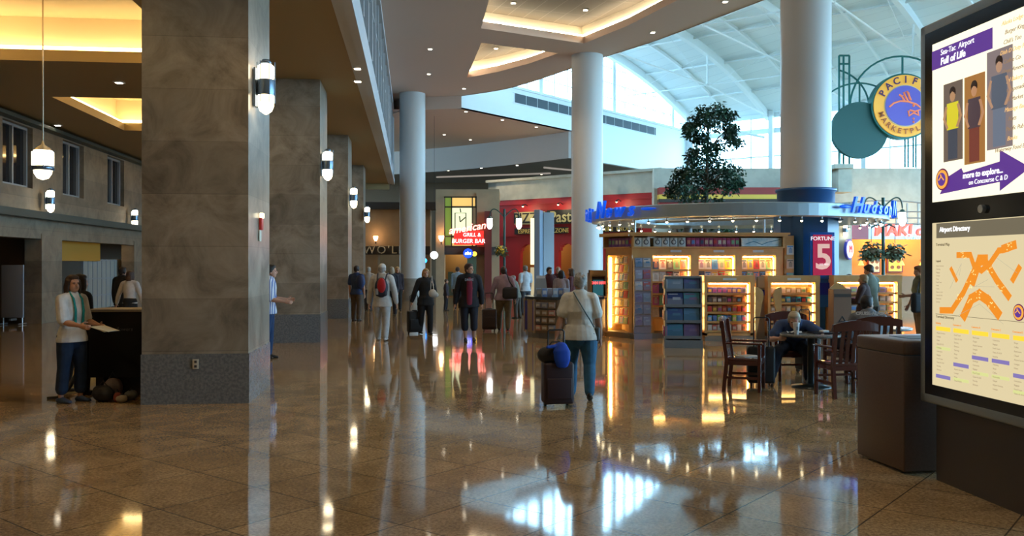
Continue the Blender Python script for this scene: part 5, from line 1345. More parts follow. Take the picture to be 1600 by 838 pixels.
# ------------------------------------------------------------------ luggage
def roller(loc, rz, w, h, d, col, label, handle=.95, tilt=0, name='rolling_suitcase', parent=None):
    t = thing(name, label, 'suitcase', loc, rz); m = mat('case_%.2f_%.2f' % (col[0], col[2]), col, .6)
    t.rotation_euler = (tilt, 0, rz)
    mb = MB(); mb.box((0,0,.05+h/2), (w,d,h), bev=.035); mb.build('body', m, t)
    mb = MB(); mb.box((0,-d/2-.012,.05+h*.38), (w*.82,.03,h*.5), bev=.012); mb.build('front_pocket', m, t)
    for sx in (-1, 1):
        mb = MB(); mb.lathe([(.035,-.014),(.035,.014)], n=14, M=Matrix.Translation((sx*(w/2-.05), d/2-.03, .035)) @ Matrix.Rotation(R(90), 4, 'Y')); mb.build('wheel', M_black, t)
    mb = MB(); x = w*.27; mb.tube([(-x,d/2-.03,.05+h*.9),(-x,d/2-.03,handle-.02),(-x+.02,d/2-.03,handle),(x-.02,d/2-.03,handle),(x,d/2-.03,handle-.02),(x,d/2-.03,.05+h*.9)], .010, 0, 8); mb.build('pull_handle', M_black, t)
    mb = MB(); mb.box((0,-.0,.05+h+.012), (.14,.03,.02), bev=.008); mb.build('carry_grip', M_black, t)
    return t
roller((3.53,12.72,0), R(170), .38, .52, .25, (.012,.012,.014), 'black upright suitcase with raised handle by the cafe table', .98)
# ------------------------------------------------------------------ people
def baked(mb, name, m, parent, voxel, smooth=3, fac=.5):
    me = mb.mesh('tmp', m); o = bpy.data.objects.new('tmp', me); COL.objects.link(o)
    md = o.modifiers.new('r', 'REMESH'); md.mode = 'VOXEL'; md.voxel_size = voxel; md.use_smooth_shade = True
    if smooth: s = o.modifiers.new('s', 'SMOOTH'); s.factor = fac; s.iterations = smooth
    dg = bpy.context.evaluated_depsgraph_get(); out = bpy.data.meshes.new_from_object(o.evaluated_get(dg)); out.name = name
    bpy.data.objects.remove(o); bpy.data.meshes.remove(me)
    if not out.materials: out.materials.append(m)
    r = bpy.data.objects.new(name, out); COL.objects.link(r)
    if parent: r.parent = parent
    return r
def eloft(mb, pts, ax, n=14):
    """pts: [(centre, rx, ry)], ax: body x axis; closed rounded tube"""
    rings = []; k = len(pts); P = [Vector(p[0]) for p in pts]
    for i in range(k):
        d = (P[min(i+1,k-1)] - P[max(i-1,0)])
        if d.length < 1e-6: d = Vector((0,0,1))
        d.normalize(); x = Vector(ax) - d*Vector(ax).dot(d)
        if x.length < .05: x = Vector((0,1,0)) - d*Vector((0,1,0)).dot(d)
        x.normalize(); y = d.cross(x)
        rings.append((P[i], x, y, pts[i][1], pts[i][2], d))
    out = []
    p, x, y, a, b, d = rings[0]
    for f, o_ in ((.35,-.9),(.75,-.6)): out.append([p + d*o_*min(a,b) + x*a*f*cos(2*pi*j/n) + y*b*f*sin(2*pi*j/n) for j in range(n)])
    for p, x, y, a, b, d in rings: out.append([p + x*a*cos(2*pi*j/n) + y*b*sin(2*pi*j/n) for j in range(n)])
    p, x, y, a, b, d = rings[-1]
    for f, o_ in ((.75,.6),(.35,.9)): out.append([p + d*o_*min(a,b) + x*a*f*cos(2*pi*j/n) + y*b*f*sin(2*pi*j/n) for j in range(n)])
    mb.loft(out)
def N3(v): return Vector(v).normalized()
SKIN = {'fair': (.50,.27,.18), 'tan': (.36,.18,.11), 'pale': (.55,.33,.25)}
def person(label, loc, face, H, bw=1.0, lean=0, hip=.525, head=(0,0), arms=None, legs=None, top=None, sleeve='long', bottom=None, leg_len='full', shoes=(.02,.02,.02),
           hair=None, hairstyle='short', skin='fair', vox=.013, female=False, cap=None, dress=None, group='travellers in the hall', bend=0, front=None, topname='shirt', botname='trousers'):
    t = thing('person', label, 'person', loc, fang(*face), group)
    sk = mat('skin_'+skin, SKIN[skin], .55)
    Lr = Matrix.Rotation(R(-lean), 3, 'X'); Lb = Matrix.Rotation(R(-lean-bend), 3, 'X')
    P = Vector((0,0,hip))*H
    def S(x, y, z): 
        v = Vector((x,y,z)); 
        if z <= .10: return P + (Lr @ v)*H
        return P + (Lr @ Vector((0,0,.10)) + Lb @ Vector((x,y,z-.10)))*H
    sw = (.098 if female else .108)*(.92+.08*bw); hw = .052*bw
    tor = [(-.055,.080,.062),(-.01,.092,.068),(.045,.078,.058),(.10,.080,.058),(.16,.090,.064),(.215,.094,.064),(.26,.086,.055),(.285,.060,.045),(.305,.035,.036)]
    if female: tor = [(-.055,.084,.064),(-.01,.096,.070),(.045,.074,.055),(.10,.073,.054),(.16,.082,.066),(.215,.084,.060),(.26,.078,.050),(.285,.052,.040),(.305,.031,.033)]
    bf = lambda z: bw if z < .2 else 1+(bw-1)*.6
    def torso(mb, e, z0=-.06, z1=.31): eloft(mb, [(S(0,0,z), (rx*bf(z)+e)*H, (ry*bf(z)+e)*H) for z, rx, ry in tor if z0 <= z <= z1], (1,0,0), 20)
    arms = arms or [((-.12,-.05,-1),(-.05,.15,-1)), ((.12,.05,-1),(.05,.2,-1))]
    legs = legs or [((-.03,.05,-1),(0,-.05,-1)), ((.03,-.05,-1),(0,-.12,-1))]
    A = []
    for i, sx in enumerate((-1, 1)):
        s = S(sx*sw, 0, .262); e = s + N3(arms[i][0])*.172*H; w = e + N3(arms[i][1])*.145*H
        A.append((s, e, w, N3(arms[i][1])))
    Lg = []
    for i, sx in enumerate((-1, 1)):
        h = P + Vector((sx*hw, 0, -.02))*H; k = h + N3(legs[i][0])*.240*H; a = k + N3(legs[i][1])*.232*H; Lg.append((h, k, a))
    def arm(mb, i, e, to=1.0, cuff=0):
        s, el, w, d = A[i]; g = (.9+.1*bw) if bw < 1.15 else 1.12
        pts = [(s, (.033*g+e)*H)*1, ((s+el)/2, (.029*g+e)*H), (el, (.0235*g+e)*H)]
        if to > .5: pts += [(el+(w-el)*.35, (.0245*g+e)*H), (el+(w-el)*.75, (.018*g+e+cuff*.5)*H), (w-(w-el)*(.02 if e else 0), (.0145+e+cuff)*H)]
        else: pts = [(s, (.034*g+e)*H), (s+(el-s)*.45, (.031*g+e*1.3)*H), (s+(el-s)*to*2*.9, (.029*g+e*1.9)*H)]
        eloft(mb, [(p, r, r) for p, r in pts], (1,0,0), 12)
    def leg(mb, i, e, to=1.0, flare=0):
        h, k, a = Lg[i]; g = bw
        pts = [(h, (.052*g+e)*H), (h+(k-h)*.45, (.045*g+e)*H), (k, (.033*(.7+.3*g)+e)*H)]
        if to > .6:
            u = (to-.5)*2
            pts += [(k+(a-k)*.3*u, (.034*(.8+.2*g)+e)*H), (k+(a-k)*u*.96, ((.022 if u > .8 else .03)+e+flare)*H)]
        else: pts = pts[:2] + [(h+(k-h)*to*2*.95, (.040*g+e+flare)*H)]
        eloft(mb, [(p, r, r) for p, r in pts], (1,0,0), 14)
    # ---- body
    mb = MB(); torso(mb, -.004)
    for i in (0, 1): arm(mb, i, 0); leg(mb, i, -.003)
    nb = S(0, .0, .295); Hq = Matrix.Rotation(R(head[0]), 3, 'Z') @ Matrix.Rotation(R(-head[1]), 3, 'X')
    hc = S(0, .012, .375) if not bend else S(0, .02, .372)
    hc = nb + (hc-nb)
    eloft(mb, [(nb - Vector((0,0,.01))*H, .034*H, .034*H), (nb+(hc-nb)*.6, .030*H, .031*H)], (1,0,0), 12)
    def Hd(x, y, z): return hc + (Hq @ Vector((x,y,z)))*H
    RH = Hq.to_4x4()
    def hball(mb, c, r, n=14): mb.ball((0,0,0), tuple(q*H for q in r), 0, n, M=Matrix.Translation(Hd(*c)) @ RH)
    hball(mb, (0,-.005,.018), (.044,.054,.050)); hball(mb, (0,.012,-.018), (.037,.042,.044)); hball(mb, (0,.028,-.040), (.024,.022,.020))
    hball(mb, (0,.054,-.008), (.008,.013,.015), 8); hball(mb, (0,.040,.014), (.030,.012,.010), 8)
    for sx in (-1, 1): hball(mb, (sx*.044,-.004,-.006), (.006,.012,.019), 8)
    # hands with five fingers, curled
    for i, sx in enumerate((-1, 1)):
        s, el, w, d = A[i]; inn = Vector((-sx,0,0)) - d*Vector((-sx,0,0)).dot(d); inn = inn.normalized() if inn.length > .2 else Vector((0,0,-1)); fwd = d.cross(inn)*(1 if sx > 0 else -1)
        if fwd.y < 0 and abs(d.y) < .8: fwd = -fwd
        pc = w + d*.032*H
        eloft(mb, [(w-d*.004*H, .012*H, .015*H), (pc, .0095*H, .022*H), (w+d*.058*H, .008*H, .021*H)], inn, 10)
        for q, (o_, ln) in enumerate(((.0165,.036),(.0055,.041),(-.0055,.038),(-.016,.030))):
            b0 = w + d*.056*H + fwd*o_*H; b1 = b0 + (d*.9+inn*.25).normalized()*ln*.5*H; b2 = b1 + (d*.55+inn*.8).normalized()*ln*.5*H
            mb.tube([b0 - d*.008*H, b0, b1, b2], [.0050*H,.0052*H,.0047*H,.0040*H], 0, 7)
        b0 = w + d*.018*H + fwd*.016*H; b1 = b0 + (d*.6+fwd*.6+inn*.3).normalized()*.026*H; mb.tube([b0, b1, b1 + (d*.8+inn*.4+fwd*.1).normalized()*.022*H], [.0075*H,.0060*H,.0048*H], 0, 7)
    for i in (0, 1):               # bare feet under the shoes
        a = Lg[i][2]; mb.ball(a + Vector((0,.03,-.018))*H, (.018*H,.05*H,.014*H), 0, 8)
    body = baked(mb, 'body', sk, t, vox*.62 if vox < .01 else vox*.75, 2, .4)
    # ---- face details
    if abs(head[0]) < 181 and face[1] < .75:
        for sx in (-1, 1): mb = MB(); hball(mb, (sx*.0165,.0475,.004), (.0062,.004,.0036), 8); mb.build('eye', mat('eye_dark', (.03,.02,.02), .2), body)
        mb = MB(); hball(mb, (0,.0475,-.030), (.013,.004,.0035), 8); mb.build('mouth', mat('lip', (.38,.12,.10), .5), body)
        for sx in (-1, 1): mb = MB(); hball(mb, (sx*.0165,.0505,.014), (.010,.004,.0022), 8); mb.build('eyebrow', mat('hair_%s' % str(hair or (.05,.03,.02)), hair or (.05,.03,.02), .6), body)
    # ---- hair
    if hair:
        hm = mat('hair_%s' % str(hair), hair, .6, noise=(60, tuple(min(1, c*1.35) for c in hair), 3)); mb = MB()
        if hairstyle != 'bald':
            hball(mb, (0,-.012,.026), (.050,.056,.052)); hball(mb, (0,.012,.052), (.040,.036,.022))
            for sx in (-1, 1): hball(mb, (sx*.040,-.012,.006), (.012,.026,.030), 10)
            hball(mb, (0,-.040,-.005), (.036,.020,.036), 10)
            if hairstyle in ('bob', 'long'):
                dn = -.055 if hairstyle == 'bob' else -.085
                for sx in (-1, 1): eloft(mb, [(Hd(sx*.040,0,.03), .014*H, .026*H), (Hd(sx*.048,-.006,-.02), .014*H, .028*H), (Hd(sx*.044,-.012,dn), .013*H, .024*H)], (1,0,0), 10)
                eloft(mb, [(Hd(0,-.04,.02), .044*H, .022*H), (Hd(0,-.048,-.03), .046*H, .022*H), (Hd(0,-.045,dn-.01), .040*H, .016*H)], (1,0,0), 12)
            if hairstyle == 'curly':
                rn = random.Random(4)
                for _ in range(26):
                    a, b = rn.uniform(0, 2*pi), rn.uniform(.1, 1.5); hball(mb, (.046*cos(a)*sin(b), -.014+.052*sin(a)*sin(b), .028+.050*cos(b)), (.012,.012,.012), 8)
            if hairstyle == 'bun': hball(mb, (0,-.065,.03), (.024,.02,.024), 10)
            baked(mb, 'hair', hm, t, .009 if vox < .01 else .012, 2, .4)
        else:
            hball(mb, (0,-.030,-.002), (.046,.034,.024), 10); baked(mb, 'hair', hm, t, .012, 2, .4)
    if cap:
        cm = mat('cap_%s' % str(cap), cap, .7); mb = MB(); hball(mb, (0,-.008,.030), (.051,.060,.050)); eloft(mb, [(Hd(0,.035,.030), .034*H, .006*H), (Hd(0,.085,.022), .028*H, .005*H)], (1,0,0), 12)
        baked(mb, 'cap', cm, t, .01, 2, .4)
    # ---- clothes
    if bottom:
        mb = MB(); e = .012; cmat = mat('cloth_%s' % str(bottom), bottom, .85, noise=(9, tuple(c*.75 for c in bottom), 4))
        torso(mb, e*.6, -.06, .05)
        for i in (0, 1): leg(mb, i, e, {'full': 1.0, 'capri': .87, 'knee': .72, 'short': .48}[leg_len], .004)
        if leg_len == 'skirt': pass
        baked(mb, botname, cmat, t, vox, 3)
    if dress:
        mb = MB(); cmat = mat('cloth_%s' % str(dress), dress, .85)
        z1 = P.z/H
        eloft(mb, [(S(0,0,.03), .100*bw*H, .080*bw*H), (P+Vector((0,0,-.02))*H, .105*bw*H, .082*bw*H), (P+Vector((0,.0,-.14))*H, .108*bw*H, .09*bw*H), (P+Vector((0,0,-.24))*H, .104*bw*H, .09*bw*H)], (1,0,0), 22)
        baked(mb, 'skirt', cmat, t, vox, 3)
    if top:
        mb = MB(); cmat = mat('cloth_%s' % str(top), top, .85, noise=(9, tuple(c*.82 for c in top), 4)); e = .012 if topname == 'shirt' else .020
        hemz = -.095 if topname != 'shirt' else -.062
        seated = hip < .45
        if not seated and not dress:
            hr = [[P + Vector((cos(2*pi*j/22)*rx*bw, sin(2*pi*j/22)*ry*bw + .004, z))*H for j in range(22)] for z, rx, ry in ((hemz,.122+(e-.012),.088+(e-.012)), (hemz+.03,.120+(e-.012),.086+(e-.012)), (.015,.106+(e-.012),.078+(e-.012)), (.05,.094,.070))]
            mb.loft(hr)
        eloft(mb, [(S(0,0,z), (rx*bf(z)+e)*H, (ry*bf(z)+e)*H) for z, rx, ry in [q for q in tor[(1 if seated or dress else 2):] if q[0] < .29]], (1,0,0), 22)
        for sx in (-1, 1): eloft(mb, [(S(sx*.03,0,.277), (.026+e)*H, (.03+e)*H), (S(sx*sw*.97,0,.262), (.031+e)*H, (.031+e)*H)], (0,1,0), 12)
        for i in (0, 1): arm(mb, i, e*.75, {'long': 1.0, 'short': .40, 'roll': .5}[sleeve] if sleeve != 'long' else 1.0)
        # loose folds
        baked(mb, topname, cmat, t, vox, 3)
    if front:
        mb = MB(); cmat = mat('cloth_%s' % str(front), front, .85)
        eloft(mb, [(S(0,.066+.024,z), w_*H, .014*H) for z, w_ in ((-.06,.034),(.06,.036),(.14,.040),(.22,.034),(.265,.022))], (1,0,0), 12); baked(mb, 'undershirt', cmat, t, vox, 2)
    for i, sx in enumerate((-1, 1)):
        a = Lg[i][2]; mb = MB(); dn = N3(Lg[i][2]-Lg[i][1]); pitch = -.35 if dn.y < -.45 else 0
        f = Vector((0, cos(pitch), sin(pitch)))
        o = a + Vector((0,0,-.006))*H
        eloft(mb, [(o - f*.028*H + Vector((0,0,-.012))*H, .021*H, .020*H), (o + f*.01*H + Vector((0,0,-.006))*H, .023*H, .026*H), (o + f*.06*H + Vector((0,0,-.014))*H, .026*H, .016*H), (o + f*.095*H + Vector((0,0,-.017))*H, .022*H, .012*H)], (1,0,0), 12)
        baked(mb, 'shoe', mat('shoe_%s' % str(shoes), shoes, .5), t, .010, 2, .4)
    return t
def stand(loc_px, D): return Vector((X(loc_px, D), D, 0))
NEAR = .0085
WALK = [((-.03,.32,-1),(0,.10,-1)), ((.03,-.22,-1),(0,-.60,-1))]
WALK2 = [((-.03,-.22,-1),(0,-.60,-1)), ((.03,.30,-1),(0,.08,-1))]
STEP = [((-.03,.14,-1),(0,-.02,-1)), ((.03,-.10,-1),(0,-.28,-1))]

# 1 grey-haired woman pulling a case (walks away)
PW = stand(906, 11.5)
person('woman with short grey hair in a white T-shirt and jeans, walking away pulling a suitcase', PW, (.12,1), 1.64, 1.24, arms=[((-.30,-.18,-1),(-.22,-.28,-1)), ((.26,.0,-1),(.10,.12,-1))],
       legs=[((-.02,.22,-1),(0,.04,-1)), ((.05,-.12,-1),(.02,-.52,-1))], top=(.66,.66,.62), sleeve='short', bottom=(.03,.13,.25), hair=(.24,.23,.22), hairstyle='curly', skin='tan', vox=NEAR, female=True, head=(8,4), hip=.528)
t = thing('shoulder_bag', 'thin grey strap and small bag across the white T-shirt of the grey-haired woman', 'bag', PW, fang(.12,1))
mb = MB(); mb.tube([(-.075,-.085,1.375),(-.03,-.142,1.30),(.06,-.165,1.15),(.14,-.150,1.02),(.185,-.09,.93)], .009, 0, 6); mb.build('strap', mat('strap_teal', (.10,.15,.16), .6), t)
mb = MB(); mb.box((.222,.03,.84), (.07,.2,.18), bev=.025); mb.build('pouch', mat('pouch_dark', (.05,.07,.08), .6), t)
sc = stand(871, 10.85)
tr = roller(sc, R(8), .37, .50, .25, (.028,.008,.012), 'dark maroon rolling suitcase pulled by the grey-haired woman', .93)
t = thing('carry_bag', 'black soft bag resting on top of the maroon suitcase', 'bag', (sc.x-.03, sc.y+.0, .645), R(8))
mb = MB(); mb.ball((0,-.0,0), (.20,.14,.105), 0, 14); mb.ball((-.10,0,-.01), (.12,.13,.10), 0, 12); baked(mb, 'bag_body', mat('bag_black', (.012,.010,.012), .7), t, .012, 3)
mb = MB(); mb.tube([(-.1,-.05,.08),(-.05,-.05,.15),(.05,-.05,.15),(.1,-.05,.08)], .010, 0, 6); mb.build('bag_handle', M_black, t)
t = thing('blue_jacket', 'bright blue folded jacket tied over the black bag on the maroon suitcase', 'jacket', (sc.x+.02, sc.y-.13, .66), R(8))
mb = MB(); eloft(mb, [((.02,.03,.10), .075, .04), ((.02,-.01,.03), .105, .04), ((.03,-.015,-.08), .10, .035), ((.03,-.01,-.15), .07, .025)], (1,0,0), 14); eloft(mb, [((-.05,.02,.09), .03, .025), ((-.15,.0,.08), .025, .02)], (0,1,0), 10)
baked(mb, 'jacket_cloth', mat('jacket_blue', (.0,.05,.42), .7), t, .010, 3)

# 2 woman at the left in a white blouse
PL = stand(112, 11.25)
person('woman in a white blouse and dark blue capri trousers holding papers beside the black podium', PL, (.93,-.36), 1.64, 1.05, arms=[((-.05,.22,-1),(.12,1,-.22)), ((.10,.25,-1),(-.12,1,-.18))],
       legs=[((-.03,.10,-1),(0,-.02,-1)), ((.05,-.04,-1),(0,-.12,-1))], top=(.68,.70,.72), sleeve='roll', bottom=(.010,.028,.07), leg_len='capri', shoes=(.02,.05,.12), hair=(.035,.018,.012), hairstyle='long', vox=NEAR, female=True, head=(-14,-2))
fx, fy = N3((.93,-.36,0)).x, N3((.93,-.36,0)).y
t = thing('paper_sheets', 'cream paper sheets held by the woman in the white blouse', 'paper', (PL.x+fx*.50, PL.y+fy*.50, .945), fang(.93,-.36))
mb = MB(); mb.box((0,.04,0), (.24,.24,.006), M=Matrix.Rotation(R(-14), 4, 'X')); mb.box((.03,.07,.010), (.20,.22,.004), rz=.25, M=Matrix.Rotation(R(-14), 4, 'X')); mb.build('paper_sheet', mat('paper_cream', (.55,.5,.36), .6), t)
t = thing('scarf', 'turquoise scarf hanging down the front of the white blouse', 'scarf', (PL.x, PL.y, 0), fang(.93,-.36))
mb = MB(); 
for sx in (-1, 1): eloft(mb, [((sx*.055,.02,1.39), .016, .012), ((sx*.065,.105,1.30), .018, .010), ((sx*.06,.135,1.15), .022, .010), ((sx*.058,.125,.98), .024, .010)], (1,0,0), 8)
baked(mb, 'scarf_cloth', mat('scarf_teal', (.0,.25,.25), .7), t, .009, 2)
person('person in black with dark hair standing behind the woman in the white blouse', stand(124, 11.95), (.5,.8), 1.64, 1.0, top=(.012,.012,.014), bottom=(.012,.012,.014), hair=(.02,.012,.01), hairstyle='long', legs=[((-.25,-.1,-1),(-.05,-.1,-1)), ((.03,.05,-1),(0,0,-1))], female=True, topname='coat')

# 3 pair at the far left
person('woman in a white blouse and black skirt with arms spread, beyond the black podium', stand(203, 20.5), (.1,1), 1.62, 1.0, arms=[((-.5,.1,-1),(-.4,.3,-1)), ((.35,.05,-1),(.2,.1,-1))], top=(.58,.56,.56), dress=(.012,.012,.014), hair=(.06,.03,.02), hairstyle='bob', female=True)
person('dark-haired person in black beside the woman with the black skirt', stand(191, 21.6), (.3,1), 1.70, 1.0, top=(.012,.012,.014), bottom=(.012,.012,.014), hair=(.015,.01,.01), topname='coat')
# 4 striped man beyond the nearest pillar
PS = stand(418, 16.4)
ps = person('man in a blue and white striped shirt reaching out from behind the nearest pillar', PS, (1,.15), 1.77, 1.05, arms=[((-.05,.12,-1),(0,1,-.05)), ((.1,.10,-1),(0,1,-.15))], top=(.50,.54,.62), sleeve='roll', bottom=(.01,.04,.12), hair=(.03,.02,.015), lean=4, vox=.012)
for o in ps.children:
    if o.name.startswith('shirt'):
        m = bpy.data.materials.new('striped_cloth'); m.use_nodes = True; nt = m.node_tree; b = nt.nodes['Principled BSDF']; b.inputs['Roughness'].default_value = .85
        tc = nt.nodes.new('ShaderNodeTexCoord'); wv = nt.nodes.new('ShaderNodeTexWave'); wv.inputs['Scale'].default_value = 9; wv.bands_direction = 'Y'
        rp = nt.nodes.new('ShaderNodeValToRGB'); rp.color_ramp.interpolation = 'CONSTANT'; rp.color_ramp.elements[0].color = (.12,.18,.42,1); rp.color_ramp.elements[1].position = .42; rp.color_ramp.elements[1].color = (.6,.62,.66,1)
        nt.links.new(tc.outputs['Object'], wv.inputs[0]); nt.links.new(wv.outputs[0], rp.inputs[0]); nt.links.new(rp.outputs[0], b.inputs['Base Color'])
        o.data.materials.clear(); o.data.materials.append(m)
# 5 white-clad man with red backpack
PB = stand(597, 20.3)
person('man in a white cap, jacket and trousers walking away with a red backpack', PB, (.06,1), 1.78, 1.0, arms=[((-.28,.0,-1),(-.12,.15,-1)), ((.3,.0,-1),(.16,.1,-1))], legs=STEP, top=(.55,.54,.52), bottom=(.52,.54,.56), shoes=(.5,.5,.5), hair=(.3,.28,.26), cap=(.55,.55,.55), topname='jacket', vox=.011)
t = thing('backpack', 'red and black backpack worn by the man in white', 'backpack', PB + Vector((.015,-.215,1.20)), fang(.06,1))
mb = MB(); mb.ball((0,0,0), (.155,.085,.23), 0, 14); mb.box((0,0,-.06), (.27,.13,.27), bev=.05); baked(mb, 'pack_body', mat('pack_black', (.02,.02,.035), .6), t, .012, 3)
mb = MB(); mb.ball((.015,-.065,.05), (.10,.045,.17), 0, 14); baked(mb, 'front_panel', mat('pack_red', (.48,.01,.015), .5), t, .010, 2)
mb = MB(); mb.box((-.09,-.072,-.09), (.07,.03,.14), bev=.012, rz=.2); mb.build('side_pocket', mat('pack_grey', (.25,.23,.2), .6), t)
for sx in (-1, 1): mb = MB(); mb.tube([(sx*.09,.0,.17),(sx*.105,.09,.29),(sx*.115,.20,.315),(sx*.12,.33,.22)], .018, 0, 8); mb.build('strap', mat('pack_black', (.02,.02,.035), .6), t)
# 6 woman in black with roller
PK = stand(665, 22.0)
person('blonde woman in black raising one hand to her mouth, pulling a black case', PK, (.35,-.93), 1.66, 1.02, arms=[((-.22,.15,-1),(.35,.65,.75)), ((.38,-.15,-1),(.25,-.2,-1))], legs=STEP, top=(.010,.010,.012), bottom=(.010,.010,.012), hair=(.42,.24,.10), hairstyle='bob', female=True, topname='coat', head=(-12,0))
roller(stand(648, 22.1), R(20), .36, .52, .25, (.008,.008,.010), 'black rolling case trailed by the blonde woman in black', .95)
t = thing('handbag', 'small white handbag hanging at the side of the blonde woman', 'bag', stand(676, 21.7) + Vector((0,0,1.02)), 0)
mb = MB(); mb.ball((0,0,0), (.10,.05,.10), 0, 12); mb.ball((.05,0,-.04), (.10,.05,.07), 0, 12); baked(mb, 'bag_body', mat('bag_white', (.5,.48,.45), .6), t, .010, 3)
mb = MB(); mb.tube([(-.05,0,.05),(-.04,.02,.28),(-.02,.03,.42),(.03,0,.06)], .010, 0, 6); mb.build('strap', mat('bag_white', (.5,.48,.45), .6), t)
# 7 man in dark jacket and long shorts
PM = stand(733, 20.0)
person('man in a dark jacket over a maroon T-shirt and long dark shorts, looking aside', PM, (.10,-1), 1.79, 1.02, arms=[((-.26,.0,-1),(-.06,.12,-1)), ((.26,-.05,-1),(.16,.12,-1))], legs=[((-.03,.10,-1),(0,-.12,-1)), ((.02,-.02,-1),(-.06,-.06,-1))], top=(.012,.011,.016), bottom=(.012,.013,.025), leg_len='knee', shoes=(.015,.013,.013),
       hair=(.05,.02,.015), head=(52,0), topname='jacket', front=(.20,.012,.035), vox=.010)
t = tag(text_mb('DRIVE', .07, .002, M=facing((PM.x+.012, PM.y-.235, 1.38), (1,.1,0)), bold=.002).build('shirt_print', mat('print_grey', (.35,.33,.38), .7)), 'pale printed word on the maroon T-shirt', 'print')
# 8 man in lilac shirt
PV = stand(787, 23.2)
person('man in a lilac shirt and khaki trousers walking away with two bags', PV, (.05,1), 1.70, 1.16, arms=[((-.32,.0,-1),(-.1,.05,-1)), ((.34,.0,-1),(.08,.2,-1))], legs=STEP, top=(.34,.24,.30), bottom=(.16,.115,.06), shoes=(.03,.02,.015), hair=(.03,.018,.015))
roller(stand(764.5, 23.0), R(4), .37, .52, .24, (.03,.016,.016), 'dark brown rolling case beside the man in the lilac shirt', .98)
t = thing('duffel_bag', 'black shoulder bag behind the hip of the man in the lilac shirt', 'bag', PV + Vector((.17,-.24,.98)), .1)
mb = MB(); mb.box((0,0,0), (.40,.16,.30), bev=.07); mb.build('bag_body', mat('bag_black', (.012,.010,.012), .7), t)
mb = MB(); mb.tube([(.10,.02,.13),(-.02,.03,.30),(-.07,.08,.47),(-.09,.18,.53),(-.10,.30,.45)], .017, 0, 6); mb.build('strap', mat('bag_black', (.012,.010,.012), .7), t)
# background people
person('distant person in a light blue shirt seen from behind under the clock window', stand(715, 34), (.1,1), 1.66, 1.0, top=(.22,.36,.52), bottom=(.015,.015,.02), hair=(.05,.035,.03))
person('distant seated-height dark figure with a bag left of the light blue shirt', stand(697, 33), (1,0), 1.2, 1.1, top=(.04,.035,.05), bottom=(.02,.02,.025), hair=(.05,.03,.02), female=True)
person('distant man in a white shirt beside the grey pylon', stand(821, 30.5), (-.5,.85), 1.72, 1.0, top=(.55,.58,.62), sleeve='short', bottom=(.05,.05,.06), hair=(.14,.11,.09))
person('distant stooping person in a grey-green shirt left of the grey pylon', stand(808, 28.5), (-.9,.4), 1.42, 1.1, top=(.20,.20,.16), bottom=(.08,.06,.045), hair=(.25,.22,.2), lean=14)
person('man in a dark maroon shirt with short dark hair behind the round counter', stand(858, 26.5), (.5,-.85), 1.68, 1.1, top=(.07,.012,.014), bottom=(.02,.02,.02), hair=(.02,.012,.01), skin='tan')
person('bald man in maroon behind the round counter', stand(872, 27.6), (-.3,-.95), 1.70, 1.0, top=(.10,.012,.018), bottom=(.02,.02,.02), hair=(.2,.15,.12), hairstyle='bald', skin='tan')
person('person with long black hair and a pale top behind the round counter', stand(877, 24.6), (.1,1), 1.60, 1.0, top=(.32,.28,.33), bottom=(.02,.02,.02), hair=(.008,.007,.009), hairstyle='bob', female=True)
person('brown-haired woman in maroon beside the long black-haired person', stand(893, 26.3), (-.9,.3), 1.64, 1.0, top=(.10,.018,.02), bottom=(.02,.02,.02), hair=(.07,.035,.02), hairstyle='bob', female=True)
PX = stand(557, 27.2)
person('man in dark blue with a blue backpack at the edge of the third pillar', PX, (.3,1), 1.72, 1.0, top=(.02,.05,.16), bottom=(.10,.07,.05), hair=(.03,.02,.02), sleeve='short')
t = thing('backpack', 'blue and black backpack of the man at the third pillar', 'backpack', PX + Vector((.14,-.16,1.18)), fang(.3,1))
mb = MB(); mb.ball((0,0,0), (.15,.11,.22), 0, 12); baked(mb, 'pack_body', mat('pack_navy', (.01,.03,.12), .6), t, .014, 3)
mb = MB(); mb.tube([(-.08,.02,.15),(-.10,.12,.27),(-.1,.2,.2)], .02, 0, 6); mb.build('strap', M_black, t)
person('distant grey-haired person in a pale top left of the man in white', stand(576, 33), (.2,1), 1.66, 1.0, top=(.40,.38,.36), bottom=(.05,.05,.06), hair=(.3,.28,.26))
person('distant person in black right of the man in white', stand(612, 30), (-.2,1), 1.68, 1.1, top=(.02,.02,.03), bottom=(.015,.015,.02), hair=(.30,.22,.15), hairstyle='bob', female=True)
person('distant person in a dark jacket before the farthest column', stand(621, 33), (.3,-.9), 1.66, 1.0, top=(.03,.02,.03), bottom=(.02,.02,.02), hair=(.4,.25,.12), female=True, hairstyle='bob')
# kiosk shoppers at the right
person('woman with grey-blonde hair in a dark jacket browsing by the lit cabinet', stand(1350, 18.2), (-.75,.6), 1.56, 1.05, arms=[((-.1,.3,-1),(.1,1,.1)), ((.1,.2,-1),(-.1,1,.0))], top=(.05,.022,.022), bottom=(.14,.015,.02), hair=(.28,.18,.09), hairstyle='short', female=True, topname='jacket', vox=.011)
person('tall man in a grey-green shirt behind the woman in the dark jacket', stand(1359, 19.3), (-.5,.85), 1.76, 1.12, top=(.20,.24,.20), bottom=(.06,.05,.04), hair=(.05,.03,.02), sleeve='short', head=(25,18), vox=.011)
PR = stand(1437, 19.0)
person('person in a sage shirt and khaki trousers at the far right with a dark bag', PR, (-.9,.1), 1.74, 1.1, arms=[((-.1,.3,-1),(.1,1,-.1)), ((.2,.1,-1),(0,.5,-1))], top=(.17,.19,.11), sleeve='short', bottom=(.28,.18,.10), hair=(.20,.08,.03), head=(10,12), vox=.011)
